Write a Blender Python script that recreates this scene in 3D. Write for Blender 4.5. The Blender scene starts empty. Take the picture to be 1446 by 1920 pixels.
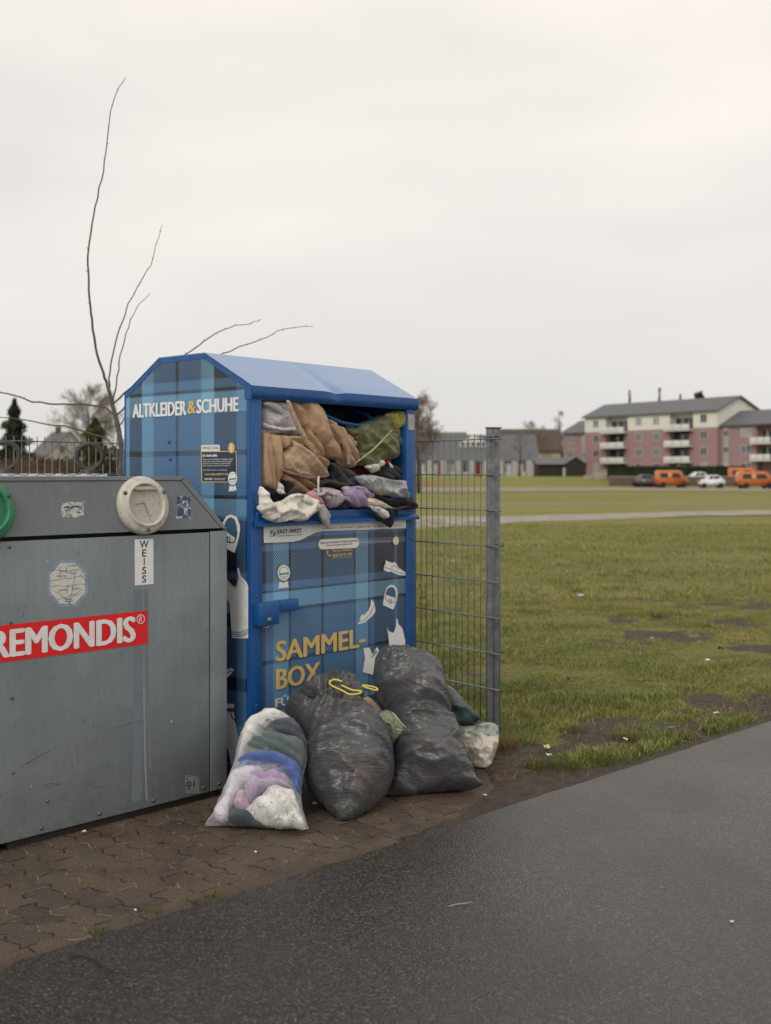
import bpy, bmesh, math, random
import numpy as np
from mathutils import Vector, Matrix, noise
from mathutils.geometry import delaunay_2d_cdt
R = math.radians
random.seed(7)
rng = np.random.default_rng(11)
SC = bpy.context.scene
COL = SC.collection
F = 2100.0; H = 1.52; CX = 723.0; HY = 890.0      # focal length in photo pixels, eye height, principal column, horizon row

# ------------------------------------------------------------------ helpers
def W(px, py, Y): return Vector(((px-CX)/F*Y, Y, H-(py-HY)/F*Y))
def G(px, py):
    Y = H*F/(py-HY); return Vector(((px-CX)/F*Y, Y, 0))
def hit(px, py, o, n):
    d = Vector(((px-CX)/F, 1.0, -(py-HY)/F)); c = Vector((0, 0, H))
    return c + d*((o-c).dot(n)/d.dot(n))

class MB:
    def __init__(s): s.v = []; s.f = []; s.sm = []
    def add(s, vs, fs, smooth=False):
        b = len(s.v); s.v += [tuple(v) for v in vs]
        s.f += [tuple(i+b for i in f) for f in fs]; s.sm += [smooth]*len(fs); return s
    def box(s, x0, x1, y0, y1, z0, z1, M=None):
        vs = [Vector((x, y, z)) for z in (z0, z1) for y in (y0, y1) for x in (x0, x1)]
        if M: vs = [M @ v for v in vs]
        return s.add(vs, [(0,2,3,1),(4,5,7,6),(0,1,5,4),(2,6,7,3),(0,4,6,2),(1,3,7,5)])
    def bev(s, x0, x1, y0, y1, z0, z1, b=.004, M=None):
        # chamfered box
        bm = bmesh.new(); bmesh.ops.create_cube(bm, size=1)
        for v in bm.verts:
            v.co = Vector(((x0+x1)/2+v.co.x*(x1-x0), (y0+y1)/2+v.co.y*(y1-y0), (z0+z1)/2+v.co.z*(z1-z0)))
        bmesh.ops.bevel(bm, geom=bm.edges[:], offset=b, segments=2, affect='EDGES', profile=.5)
        return s.bm(bm, M, True)
    def bm(s, bm, M=None, smooth=False):
        bm.verts.index_update()
        s.add([(M @ v.co) if M else v.co.copy() for v in bm.verts], [[v.index for v in f.verts] for f in bm.faces], smooth)
        bm.free(); return s
    def tube(s, pts, rad, n=8, smooth=True, cap=True):
        pts = [Vector(p) for p in pts]; k = len(pts)
        rs = rad if hasattr(rad, '__len__') else [rad]*k
        vs = []; fs = []; ref = None
        for i, p in enumerate(pts):
            t = (pts[min(i+1, k-1)]-pts[max(i-1, 0)])
            t = t.normalized() if t.length > 1e-9 else Vector((0,0,1))
            if ref is None: ref = Vector((0,0,1)) if abs(t.z) < .9 else Vector((1,0,0))
            a = t.cross(ref)
            if a.length < 1e-6: a = t.orthogonal()
            a.normalize(); b = a.cross(t).normalized(); ref = b
            for j in range(n):
                q = 2*math.pi*j/n
                vs.append(p+a*math.cos(q)*rs[i]+b*math.sin(q)*rs[i])
        for i in range(k-1):
            for j in range(n):
                fs.append((i*n+j, i*n+(j+1)%n, (i+1)*n+(j+1)%n, (i+1)*n+j))
        if cap: fs += [tuple(range(n-1,-1,-1)), tuple((k-1)*n+j for j in range(n))]
        return s.add(vs, fs, smooth)
    def prism(s, poly, y0, y1, f):
        """poly: 2D points, f(p, q, depth) -> xyz"""
        n = len(poly)
        vs = [f(p[0], p[1], y0) for p in poly]+[f(p[0], p[1], y1) for p in poly]
        fs = [tuple(range(n)), tuple(range(2*n-1, n-1, -1))]+[(i, i+n, (i+1)%n+n, (i+1)%n) for i in range(n)]
        return s.add(vs, fs)
    def lathe(s, prof, n=32, M=None, smooth=True):
        vs = []; fs = []; k = len(prof)
        for r, h in prof:
            for j in range(n):
                q = 2*math.pi*j/n; v = Vector((r*math.cos(q), r*math.sin(q), h))
                vs.append(M @ v if M else v)
        for i in range(k-1):
            for j in range(n): fs.append((i*n+j, i*n+(j+1)%n, (i+1)*n+(j+1)%n, (i+1)*n+j))
        fs.append(tuple((k-1)*n+j for j in range(n)))
        return s.add(vs, fs, smooth)
    def build(s, name, mat, parent=None, M=None, origin=None):
        me = bpy.data.meshes.new(name)
        vs = s.v
        if M: vs = [tuple(M @ Vector(v)) for v in vs]
        if origin is not None: vs = [(v[0]-origin[0], v[1]-origin[1], v[2]-origin[2]) for v in vs]
        me.from_pydata(vs, [], s.f)
        me.polygons.foreach_set('use_smooth', s.sm)
        if mat is not None: me.materials.append(mat)
        bm = bmesh.new(); bm.from_mesh(me); bmesh.ops.recalc_face_normals(bm, faces=bm.faces); bm.to_mesh(me); bm.free()
        me.update()
        o = bpy.data.objects.new(name, me); COL.objects.link(o)
        if parent: o.parent = parent
        if origin is not None: o.location = origin
        return o

def tag(o, label=None, cat=None, group=None, kind=None):
    if label: o['label'] = label
    if cat: o['category'] = cat
    if group: o['group'] = group
    if kind: o['kind'] = kind
    return o
def empty(name, loc=(0,0,0), rz=0, label=None, cat=None, group=None):
    o = bpy.data.objects.new(name, None); COL.objects.link(o)
    o.location = loc; o.rotation_euler = (0,0,rz); o.empty_display_size = .1
    return tag(o, label, cat, group)
def copy_tree(o, parent=None):
    c = o.copy(); COL.objects.link(c)
    if parent: c.parent = parent
    for ch in list(o.children): copy_tree(ch, c)
    return c

# ------------------------------------------------------------------ materials
class NT:
    def __init__(s, name):
        s.m = bpy.data.materials.new(name); s.m.use_nodes = True
        s.t = s.m.node_tree; s.t.nodes.clear()
        s.out = s.t.nodes.new('ShaderNodeOutputMaterial')
    def n(s, typ, ins=None, **pr):
        nd = s.t.nodes.new('ShaderNode'+typ)
        for k, v in pr.items(): setattr(nd, k, v)
        for k, v in (ins or {}).items():
            s.put(nd.inputs[k], v)
        return nd
    def put(s, i, v):
        if isinstance(v, bpy.types.NodeSocket): s.t.links.new(v, i)
        elif isinstance(v, bpy.types.Node): s.t.links.new(v.outputs[0], i)
        else:
            if hasattr(i.default_value, '__len__') and not hasattr(v, '__len__'): v = (v,)*len(i.default_value)
            if hasattr(v, '__len__') and len(v) == 3 and len(i.default_value) == 4: v = (*v, 1)
            i.default_value = v
    def math(s, op, a, b=0.0, c=None, clamp=False):
        ins = {0: a, 1: b}
        if c is not None: ins[2] = c
        return s.n('Math', ins, operation=op, use_clamp=clamp).outputs[0]
    def mix(s, f, a, b, mode='MIX'):
        nd = s.n('Mix', {0: f, 6: a, 7: b}, data_type='RGBA', blend_type=mode); return nd.outputs[2]
    def coord(s, w='Object'): return s.n('TexCoord').outputs[w]
    def mapp(s, vec, scale=(1,1,1), rot=(0,0,0), loc=(0,0,0)):
        return s.n('Mapping', {'Vector': vec, 'Scale': scale, 'Rotation': rot, 'Location': loc}).outputs[0]
    def noise(s, vec, scale, detail=4, rough=.55, dist=0):
        return s.n('TexNoise', {'Vector': vec, 'Scale': scale, 'Detail': detail, 'Roughness': rough, 'Distortion': dist}).outputs[0]
    def voro(s, vec, scale, feature='F1', out='Distance', rand=1.0):
        return s.n('TexVoronoi', {'Vector': vec, 'Scale': scale, 'Randomness': rand}, feature=feature).outputs[out]
    def ramp(s, f, stops, interp='LINEAR'):
        nd = s.n('ValToRGB', {'Fac': f}); cr = nd.color_ramp; cr.interpolation = interp
        while len(cr.elements) < len(stops): cr.elements.new(.5)
        for e, (p, c) in zip(cr.elements, stops):
            e.position = p; e.color = (*c, 1) if hasattr(c, '__len__') else (c, c, c, 1)
        return nd.outputs[0]
    def rng(s, f, a, b, c=0.0, d=1.0):
        return s.n('MapRange', {0: f, 1: a, 2: b, 3: c, 4: d}).outputs[0]
    def bump(s, h, strength=.3, dist=.01, nrm=None):
        ins = {'Height': h, 'Strength': strength, 'Distance': dist}
        if nrm is not None: ins['Normal'] = nrm
        return s.n('Bump', ins).outputs[0]
    def pbr(s, **kw):
        nm = {'color': 'Base Color', 'rough': 'Roughness', 'metal': 'Metallic', 'normal': 'Normal', 'spec': 'Specular IOR Level',
              'coat': 'Coat Weight', 'crough': 'Coat Roughness', 'sheen': 'Sheen Weight', 'trans': 'Transmission Weight', 'alpha': 'Alpha', 'ior': 'IOR', 'sss': 'Subsurface Weight'}
        b = s.n('BsdfPrincipled', {nm[k]: v for k, v in kw.items()})
        s.t.links.new(b.outputs[0], s.out.inputs[0]); s.b = b
        return s.m

def simple(name, color, rough=.6, metal=0, var=.12, scale=8, bump=.1, bscale=60, bdist=.002, spec=.5, sheen=0, coat=0):
    t = NT(name); c = t.coord()
    n = t.noise(c, scale, 5, .6)
    dark = tuple(x*(1-var) for x in color); lite = tuple(min(1, x*(1+var)) for x in color)
    col = t.mix(t.rng(n, .3, .7), dark, lite)
    nr = t.bump(t.noise(c, bscale, 4), bump, bdist)
    return t.pbr(color=col, rough=t.rng(n, .3, .7, max(0, rough-.08), min(1, rough+.08)), metal=metal, normal=nr, spec=spec, sheen=sheen, coat=coat)

def cloth(name, color, weave=260, var=.16, rough=.9, fold=.35, pattern=None, sheen=.15):
    t = NT(name); c = t.coord()
    n = t.noise(c, 14, 5, .65); n2 = t.noise(c, 130, 3, .7)
    dark = tuple(x*(1-var) for x in color); lite = tuple(min(1, x*(1+var)) for x in color)
    col = t.mix(t.rng(n, .3, .7), dark, lite)
    col = t.mix(t.rng(n2, .35, .7, 0, .35), col, tuple(x*.72 for x in color))
    if pattern: col = t.mix(t.math('GREATER_THAN', t.noise(c, pattern[1], 3, .6, .8), pattern[2]), col, pattern[0])
    fn_ = t.noise(t.mapp(c, (1, 1, .5), (0, .5, 0)), 26, 4, .6, 1.8)
    h = t.math('ADD', t.math('MULTIPLY', t.math('ABSOLUTE', t.math('SUBTRACT', fn_, .5)), -2.2), t.math('MULTIPLY', t.noise(c, weave, 2), .06))
    return t.pbr(color=col, rough=rough, normal=t.bump(h, fold*.8, .012), spec=.2, sheen=sheen)

def film(name, tint, clear=.6, rough=.18, bscale=26, bstr=.6, stretch=(1,1,.3), milky=.25):
    """thin plastic film: partly see-through, glossy and crumpled"""
    t = NT(name); c = t.coord()
    m = t.mapp(c, stretch)
    h = t.math('ADD', t.noise(m, bscale, 5, .62, 1.5), t.math('MULTIPLY', t.voro(t.mapp(c, (1,1,.6)), bscale*1.6, 'DISTANCE_TO_EDGE'), .4))
    nr = t.bump(h, bstr, .02)
    g = t.n('BsdfPrincipled', {'Base Color': (*tint, 1), 'Roughness': rough, 'Normal': nr, 'Specular IOR Level': .8})
    tr = t.n('BsdfTransparent', {'Color': (*[min(1, .45+.55*x) for x in tint], 1)})
    fr = t.n('LayerWeight', {'Blend': .35, 'Normal': nr}).outputs['Facing']
    fac = t.math('ADD', t.rng(fr, 0, 1, 1-clear, 1.0), t.rng(t.noise(m, 40, 4, .7, 1), .5, .75, 0, milky), clamp=True)
    mx = t.n('MixShader', {0: fac, 1: tr.outputs[0], 2: g.outputs[0]})
    t.t.links.new(mx.outputs[0], t.out.inputs[0]); return t.m

def blackbag(name, base=(.085,.085,.088), hint=(.16,.11,.09), amt=.4, seed=0.0, rough=.31):
    """thin dark polythene pulled tight over lumpy contents: long fine creases, soft sheen"""
    t = NT(name); c = t.coord()
    wv = t.n('TexNoise', {'Vector': t.mapp(c, loc=(seed, seed*.7, 0)), 'Scale': 3.0, 'Detail': 2.0}).outputs['Color']
    wc = t.n('VectorMath', {0: c, 1: t.n('VectorMath', {0: wv, 'Scale': .22}, operation='SCALE').outputs[0]}, operation='ADD').outputs[0]
    a = t.noise(t.mapp(wc, (1, 1, 7)), 8, 3, .5, .3); b = t.noise(t.mapp(wc, (1.4, 1.4, 5), (.5, .3, .4)), 15, 2, .5, .2)
    ra = t.math('ABSOLUTE', t.math('SUBTRACT', a, .5)); rb = t.math('ABSOLUTE', t.math('SUBTRACT', b, .5))
    lump = t.noise(c, 13, 2, .4)
    h = t.math('ADD', t.math('MULTIPLY', ra, -1.0), t.math('ADD', t.math('MULTIPLY', rb, -.22), t.math('MULTIPLY', lump, 1.1)))
    m2 = t.mapp(c, loc=(seed*3, 0, seed))
    cont = t.n('TexVoronoi', {'Vector': m2, 'Scale': 9.0}, feature='SMOOTH_F1').outputs['Color']
    mask = t.math('MULTIPLY', t.rng(t.noise(m2, 4.5, 3), .46, .66), amt)
    cc = t.mix(.35, t.mix(.72, cont, hint), (.03,.03,.03))
    col = t.mix(mask, base, cc)
    col = t.mix(t.rng(ra, 0, .035, .5, 0), col, tuple(min(1, x*2.1) for x in base))
    return t.pbr(color=col, rough=rough, normal=t.bump(h, 1.0, .0062), spec=.5)

# ------------------------------------------------------------------ inflated outlines (bags, garments)
def inpoly(P, poly):
    x, y = P[:,0], P[:,1]; c = np.zeros(len(P), bool); n = len(poly); j = n-1
    for i in range(n):
        xi, yi = poly[i]; xj, yj = poly[j]
        if yi != yj: c ^= ((yi > y) != (yj > y)) & (x < (xj-xi)*(y-yi)/(yj-yi)+xi)
        j = i
    return c
def smooth_poly(pts, step, rnd=.5):
    pts = [np.array(p, float) for p in pts]; n = len(pts); out = []
    for i in range(n):          # Catmull-Rom
        p0, p1, p2, p3 = pts[i-1], pts[i], pts[(i+1)%n], pts[(i+2)%n]
        k = max(2, int(np.linalg.norm(p2-p1)/step))
        for a in range(k):
            t = a/k
            cr = .5*((2*p1)+(-p0+p2)*t+(2*p0-5*p1+4*p2-p3)*t*t+(-p0+3*p1-3*p2+p3)*t**3)
            ln = p1+(p2-p1)*t
            out.append(cr*rnd*1.0+ln*(1-rnd))
    return np.array(out)
def poisson(poly, g):
    mn = poly.min(0)-2*g; mx = poly.max(0)+2*g
    nx, ny = [int(v) for v in np.ceil((mx-mn)/g)]
    X, Y = np.meshgrid(mn[0]+np.arange(nx)*g, mn[1]+np.arange(ny)*g, indexing='ij')
    ins = inpoly(np.stack([X.ravel(), Y.ravel()], 1), poly).reshape(nx, ny)
    u = np.zeros((nx, ny)); 
    for _ in range(1400):
        u[1:-1,1:-1] = .25*(u[2:,1:-1]+u[:-2,1:-1]+u[1:-1,2:]+u[1:-1,:-2]+1); u[~ins] = 0
    return mn, g, u
def fold_h(p, q, folds, seed):
    h = 0.0
    for (ang, fr, amp, warp) in folds:
        a = R(ang); d = p*math.cos(a)+q*math.sin(a); e = -p*math.sin(a)+q*math.cos(a)
        w = noise.noise(Vector((p*4+seed, q*4, fr*.11)))*warp*1.6
        if amp > 0:      # soft cloth: rounded folds with tight valleys between them
            wob = 1.0*noise.noise(Vector((p*2.6+seed, q*2.6, 2+fr)))+.16*noise.noise(Vector((p*10+seed, q*10, fr)))
            b = abs(math.sin(math.pi*(d*fr*.62+1.1*noise.noise(Vector((d*fr*.30, e*1.2, seed+11)))+wob*1.5)))**.85
            md = .35+1.1*max(0, min(1, .55+1.3*noise.noise(Vector((e*2.2+seed*2, d*7, 7+fr)))))
            b2 = abs(noise.noise(Vector((d*fr*1.3+w, e*fr*.3, seed+3))))**.6
            n3 = noise.noise(Vector((d*38+wob, e*9, seed+2)))
            h += amp*((b-.68)*1.9*md+(b2-.4)*.8)+.0035*(.5-min(1, abs(n3)*2.6))
            continue
        amp = -amp
        n1 = noise.noise(Vector((d*fr*.55+w, e*fr*.13+w*.5, seed+fr*.3)))
        n2 = noise.noise(Vector((d*fr*1.25+w*2, e*fr*.30, seed+5+fr*.3)))
        r = 1-min(1, abs(n1)*3.2); r2 = 1-min(1, abs(n2)*3.0)
        h += amp*((r**1.2-.36)*1.7+(r2**1.3-.33)*.35)
    return h
def relax(X, pin, tris, ang, ga, gb, floor, grav, its=220, bend=.12):
    """let a sheet with surplus cloth settle: stretched rest lengths, pinned rim, gravity, resting on what lies below"""
    E = set(); opp = {}
    for t in tris:
        for a, b, c in ((t[0],t[1],t[2]),(t[1],t[2],t[0]),(t[2],t[0],t[1])):
            k = (min(a,b), max(a,b)); E.add(k); opp.setdefault(k, []).append(c)
    E = np.array(sorted(E)); B = np.array([v for v in opp.values() if len(v) == 2])
    ca, sa = math.cos(R(ang)), math.sin(R(ang))
    def rest(P):
        d = X[P[:,1],:2]-X[P[:,0],:2]; a = d[:,0]*ca+d[:,1]*sa; b = -d[:,0]*sa+d[:,1]*ca
        return np.sqrt((a*ga)**2+(b*gb)**2)
    P = np.concatenate([E, B]); L = rest(P); K = np.concatenate([np.ones(len(E)), np.full(len(B), bend)])
    n = len(X); W_ = np.bincount(P[:,0], K, n)+np.bincount(P[:,1], K, n); W_[W_ == 0] = 1
    X = X.copy(); V = np.zeros_like(X); X0 = X.copy(); mv = ~pin
    for it in range(its):
        V *= .9; V[mv] += grav; Y = X+V
        for _ in range(3):
            d = Y[P[:,1]]-Y[P[:,0]]; l = np.linalg.norm(d, axis=1)+1e-9; c = (K*.5*(l-L)/l)[:,None]*d
            for k in range(3):
                Y[:,k] += mv*1.9*(np.bincount(P[:,0], c[:,k], n)-np.bincount(P[:,1], c[:,k], n))/W_*2
            Y[:,2] = np.maximum(Y[:,2], floor)
        Y[pin] = X0[pin]; V = np.clip(Y-X, -.004, .004); X = X+V
    return X
def inflate(name, outline, o, ex, ey, en, Tf, Tb, mat, step=.012, folds=(), rnd=.6, expo=.5, seed=0.0, parent=None, radial=None, ground=None, crum=0.0, uneven=.15, dents=(), sim=None):
    """outline in photo pixels on the plane (o, normal en); ex, ey span the plane. Fills it, puffs it out by Tf towards en and Tb behind."""
    P2 = []
    for (px, py) in outline:
        w = hit(px, py, o, en)-o; P2.append((w.dot(ex), w.dot(ey)))
    poly = smooth_poly(P2, step, rnd)
    poly = np.array([(x+.35*step*noise.noise(Vector((x*40, y*40, seed))), y+.35*step*noise.noise(Vector((x*40, y*40, seed+9)))) for x, y in poly])
    dents2 = []
    for (px, py, rx, ry, dp) in dents:
        w = hit(px, py, o, en)-o; dents2.append((w.dot(ex), w.dot(ey), rx, ry, dp))
    ext = poly.max(0)-poly.min(0)
    g = max(ext)/80; mn, g, u = poisson(poly, g); um = u.max()
    xs = np.arange(poly[:,0].min(), poly[:,0].max(), step); ys = np.arange(poly[:,1].min(), poly[:,1].max(), step*.87)
    pts = []
    for j, y in enumerate(ys):
        for x in xs+(step/2 if j % 2 else 0): pts.append((x, y))
    pts = np.array(pts); pts = pts+rng.uniform(-.12, .12, pts.shape)*step
    def phi(P):
        f = (P-mn)/g; i = np.clip(f.astype(int), 0, np.array(u.shape)-2); t = f-i
        a = u[i[:,0], i[:,1]]; b = u[i[:,0]+1, i[:,1]]; c = u[i[:,0], i[:,1]+1]; d = u[i[:,0]+1, i[:,1]+1]
        return ((a*(1-t[:,0])+b*t[:,0])*(1-t[:,1])+(c*(1-t[:,0])+d*t[:,0])*t[:,1])/um
    keep = inpoly(pts, poly)
    dmin = np.min(np.hypot(pts[:,None,0]-poly[None,:,0], pts[:,None,1]-poly[None,:,1]), axis=1)
    pts = pts[keep & (dmin > step*.55)]
    nb = len(poly); allp = np.concatenate([poly, pts])
    res = delaunay_2d_cdt([Vector(p) for p in allp], [(i, (i+1)%nb) for i in range(nb)], [], 1, 1e-6)
    V2 = np.array([tuple(v) for v in res[0]]); tris = [tuple(f) for f in res[2]]
    ph = np.clip(phi(V2), 0, 1)
    orig = res[3]; bd = np.array([any(k < nb for k in ol) for ol in orig]); ph[bd] = 0
    vs = []; sides = []
    hs = []
    for side, T in ((1, Tf), (-1, Tb)):
        for (p, q), f, b in zip(V2, ph, bd):
            h = T*(f**expo)
            h *= 1+uneven*2*noise.noise(Vector((p*5+seed, q*5, side*3.0)))
            if folds: h += fold_h(p, q, folds, seed+side)*min(1, f*9)
            if crum:
                c1 = noise.noise(Vector((p*13+seed, q*13, side*2.0))); c2 = noise.noise(Vector((p*29+seed, q*29, side*5.0)))
                h += crum*min(1, f*9)*(.9*(.5-min(1, abs(c1)*2.6))+.45*(.5-min(1, abs(c2)*2.6)))
            for (px_, py_, rx, ry, dp) in dents2:
                h -= dp*math.exp(-((p-px_)/rx)**2-((q-py_)/ry)**2)*(1 if side > 0 else .5)
            if radial:
                for (rx, ry, nn, am, fo) in radial:
                    dx, dy = p-rx, q-ry; rr = math.hypot(dx, dy); th = math.atan2(dy, dx)
                    wv = abs(math.sin(th*nn/2+1.5*noise.noise(Vector((th*1.5, rr*3, seed)))))
                    h += am*(wv-.6)*math.exp(-rr/fo)*min(1, f*8)*min(1, rr/.03)
            hs.append(h)
            v = o+ex*p+ey*q+en*(h*side)
            if ground is not None and v.z < ground:
                v.z = ground+.002*side*0+ (.0015 if side > 0 else 0)
            vs.append(v)
    n = len(V2); fs = []
    if sim:
        ang_, ga, gb, fl, gr = sim; hh = np.array(hs[:n]); hh[bd] = 0
        g_ = np.array([-Vector((0,0,1)).dot(ex), -Vector((0,0,1)).dot(ey), -Vector((0,0,1)).dot(en)])*gr
        X = relax(np.column_stack([V2, hh]), bd, tris, ang_, ga, gb, fl*Tf*(ph**expo)-.0005, g_)
        for i in range(n):
            v = o+ex*X[i,0]+ey*X[i,1]+en*X[i,2]
            if ground is not None and v.z < ground: v.z = ground+.0015
            vs[i] = v
    for t in tris:
        fs.append(t)
    for t in tris: fs.append(tuple(k+n for k in reversed(t)))
    m = MB(); m.add(vs, fs, True)
    me_vs = np.array([tuple(v) for v in vs])
    org = (float(me_vs[:,0].mean()), float(me_vs[:,1].mean()), float(me_vs[:,2].min()))
    if parent is not None and parent.type == 'EMPTY': org = tuple(parent.location)
    me = bpy.data.meshes.new(name)
    me.from_pydata([tuple(Vector(v)-Vector(org)) for v in vs], [], fs)
    bm = bmesh.new(); bm.from_mesh(me); bmesh.ops.remove_doubles(bm, verts=bm.verts, dist=1e-5)
    bmesh.ops.recalc_face_normals(bm, faces=bm.faces)
    for f in bm.faces: f.smooth = True
    bm.to_mesh(me); bm.free(); me.materials.append(mat)
    ob = bpy.data.objects.new(name, me); COL.objects.link(ob)
    if parent is not None:
        ob.parent = parent
        if parent.type != 'EMPTY': ob.location = Vector(org)-parent.location
    else: ob.location = org
    return ob

def text_mesh(body, bold=.012, spacing=1.0):
    cu = bpy.data.curves.new('txt', 'FONT'); cu.body = body; cu.offset = bold; cu.space_character = spacing
    cu.extrude = 0; cu.resolution_u = 3; cu.space_line = .95
    ob = bpy.data.objects.new('txt', cu); COL.objects.link(ob)
    dg = bpy.context.evaluated_depsgraph_get(); dg.update()
    me = ob.evaluated_get(dg).to_mesh()
    vs = np.array([tuple(v.co) for v in me.vertices]); fs = [tuple(p.vertices) for p in me.polygons]
    ob.evaluated_get(dg).to_mesh_clear(); bpy.data.objects.remove(ob); bpy.data.curves.remove(cu)
    return vs, fs
def lettering(name, body, x0, x1, z0, z1, fn, mat, parent, bold=.012, spacing=1.0, thick=.0012, heavy=None):
    """text fitted to the rectangle; fn(a, z, lift) -> xyz on the surface"""
    if heavy is None: heavy = .031 if bold >= .02 else 0
    vs, fs = text_mesh(body, 0 if heavy else bold, spacing)
    mn, mx = vs.min(0), vs.max(0)
    P = [(x0+(v[0]-mn[0])/(mx[0]-mn[0])*(x1-x0), z0+(v[1]-mn[1])/(mx[1]-mn[1])*(z1-z0)) for v in vs]
    m = MB(); hh = (z1-z0)*heavy
    for k, (dx, dz) in enumerate(((0,0),(1,0),(-1,0),(2,0),(-2,0),(0,.6),(0,-.6)) if heavy else ((0,0),)):
        m.add([fn(a+dx*hh, z+dz*hh, thick+k*.00025) for a, z in P], fs)
    return m.build(name, mat, parent)
def flat(poly, fn, lift): # polygon sheet
    return [fn(a, z, lift) for a, z in poly], [tuple(range(len(poly)))]

# ------------------------------------------------------------------ world, sun, camera
def world():
    w = bpy.data.worlds.new("World"); SC.world = w; w.use_nodes = True; t = w.node_tree; t.nodes.clear()
    N = t.nodes.new; L = t.links.new
    out = N('ShaderNodeOutputWorld'); bg = N('ShaderNodeBackground')
    sky = N('ShaderNodeTexSky'); sky.sky_type = 'NISHITA'; sky.sun_disc = False
    sky.sun_elevation = R(38); sky.sun_rotation = R(205)
    sc = N('ShaderNodeVectorMath'); sc.operation = 'SCALE'; sc.inputs['Scale'].default_value = .9
    L(sky.outputs[0], sc.inputs[0])
    tc = N('ShaderNodeTexCoord'); mp = N('ShaderNodeMapping'); mp.inputs['Scale'].default_value = (1, 1, 3.2)
    L(tc.outputs['Generated'], mp.inputs[0])
    no = N('ShaderNodeTexNoise'); no.inputs['Scale'].default_value = 2.1; no.inputs['Detail'].default_value = 3; no.inputs['Roughness'].default_value = .45
    L(mp.outputs[0], no.inputs[0])
    cr = N('ShaderNodeValToRGB'); cr.color_ramp.elements[0].position = .32; cr.color_ramp.elements[1].position = .68
    cr.color_ramp.elements[0].color = (7.0, 6.70, 6.38, 1); cr.color_ramp.elements[1].color = (9.2, 8.55, 7.75, 1)
    L(no.outputs[0], cr.inputs[0])
    sp = N('ShaderNodeSeparateXYZ'); L(tc.outputs['Generated'], sp.inputs[0])
    mr = N('ShaderNodeMapRange'); L(sp.outputs['Z'], mr.inputs[0])
    mr.inputs[1].default_value = 0; mr.inputs[2].default_value = .30; mr.inputs[3].default_value = 0; mr.inputs[4].default_value = 1
    low = N('ShaderNodeMix'); low.data_type = 'RGBA'; low.inputs[6].default_value = (6.3, 6.1, 5.95, 1)
    L(mr.outputs[0], low.inputs[0]); L(cr.outputs[0], low.inputs[7])
    mx = N('ShaderNodeMix'); mx.data_type = 'RGBA'; mx.inputs[0].default_value = .93
    L(sc.outputs[0], mx.inputs[6]); L(low.outputs[2], mx.inputs[7])
    L(mx.outputs[2], bg.inputs[0]); bg.inputs[1].default_value = .10
    L(bg.outputs[0], out.inputs[0])
    sd = bpy.data.lights.new('sun', 'SUN'); sd.energy = 1.0; sd.angle = R(25); sd.color = (1, .96, .9)
    so = bpy.data.objects.new('sun', sd); COL.objects.link(so)
    el, az = R(38), R(205)      # azimuth measured from +Y clockwise
    d = Vector((math.sin(az)*math.cos(el), math.cos(az)*math.cos(el), math.sin(el)))
    so.rotation_euler = d.to_track_quat('Z', 'Y').to_euler(); so.location = d*30
    SC.view_settings.view_transform = 'Standard'; SC.view_settings.look = 'None'; SC.view_settings.gamma = 1; SC.view_settings.exposure = .25
    cd = bpy.data.cameras.new('camera'); cd.sensor_fit = 'HORIZONTAL'; cd.sensor_width = 36; cd.lens = 36*F/1446
    cd.shift_y = -(960-HY)/1446; cd.clip_start = .05; cd.clip_end = 3000
    cd.dof.use_dof = True; cd.dof.focus_distance = 5.2; cd.dof.aperture_fstop = 3.5
    co = bpy.data.objects.new('camera', cd); COL.objects.link(co); co.location = (0,0,H); co.rotation_euler = (R(90),0,0)
    SC.camera = co
    try: SC.cycles.use_denoising = True
    except Exception: pass
world()
# ------------------------------------------------------------------ printed tartan wrap of the clothing box
BLK = (.010,.014,.024); MIDB = (.070,.160,.300); LITB = (.175,.38,.56); GRB = (.03,.065,.12)
def tartan(name, axis, vb, hb, x0, z0, boost=1.0):
    t = NT(name); c = t.coord(); s = t.n('SeparateXYZ', {0: c})
    x = s.outputs[axis]; z = s.outputs['Z']
    def bands(co, bl):
        lo, hi = bl[0][0], bl[-1][0]+.2
        f = t.rng(co, lo, hi)
        # colour ramps hold 32 stops
        return t.ramp(f, [((b-lo)/(hi-lo), k) for b, k in bl], 'CONSTANT')
    V = bands(x, vb); Hc = bands(z, hb)
    ax = t.math('ABSOLUTE', t.math('SUBTRACT', x, x0)); az = t.math('ABSOLUTE', t.math('SUBTRACT', z, z0))
    ph = t.math('FRACT', t.math('MULTIPLY', t.math('ADD', ax, az), 62.0))
    m = t.math('GREATER_THAN', ph, .5)
    col = t.mix(m, V, Hc)
    dirt = t.noise(t.mapp(c, (1, 1, .4)), 9, 6, .65)
    col = t.mix(t.rng(dirt, .45, .8, 0, .22), col, (.16, .17, .17))
    drops = t.voro(c, 70); wet = t.math('LESS_THAN', drops, .16)
    rough = t.math('SUBTRACT', t.rng(dirt, .3, .7, .28, .45), t.math('MULTIPLY', wet, .12))
    return t.pbr(color=col, rough=rough, normal=t.bump(t.math('ADD', t.noise(c, 7, 2), t.math('MULTIPLY', wet, .05)), .18, .02), spec=.5)

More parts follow.
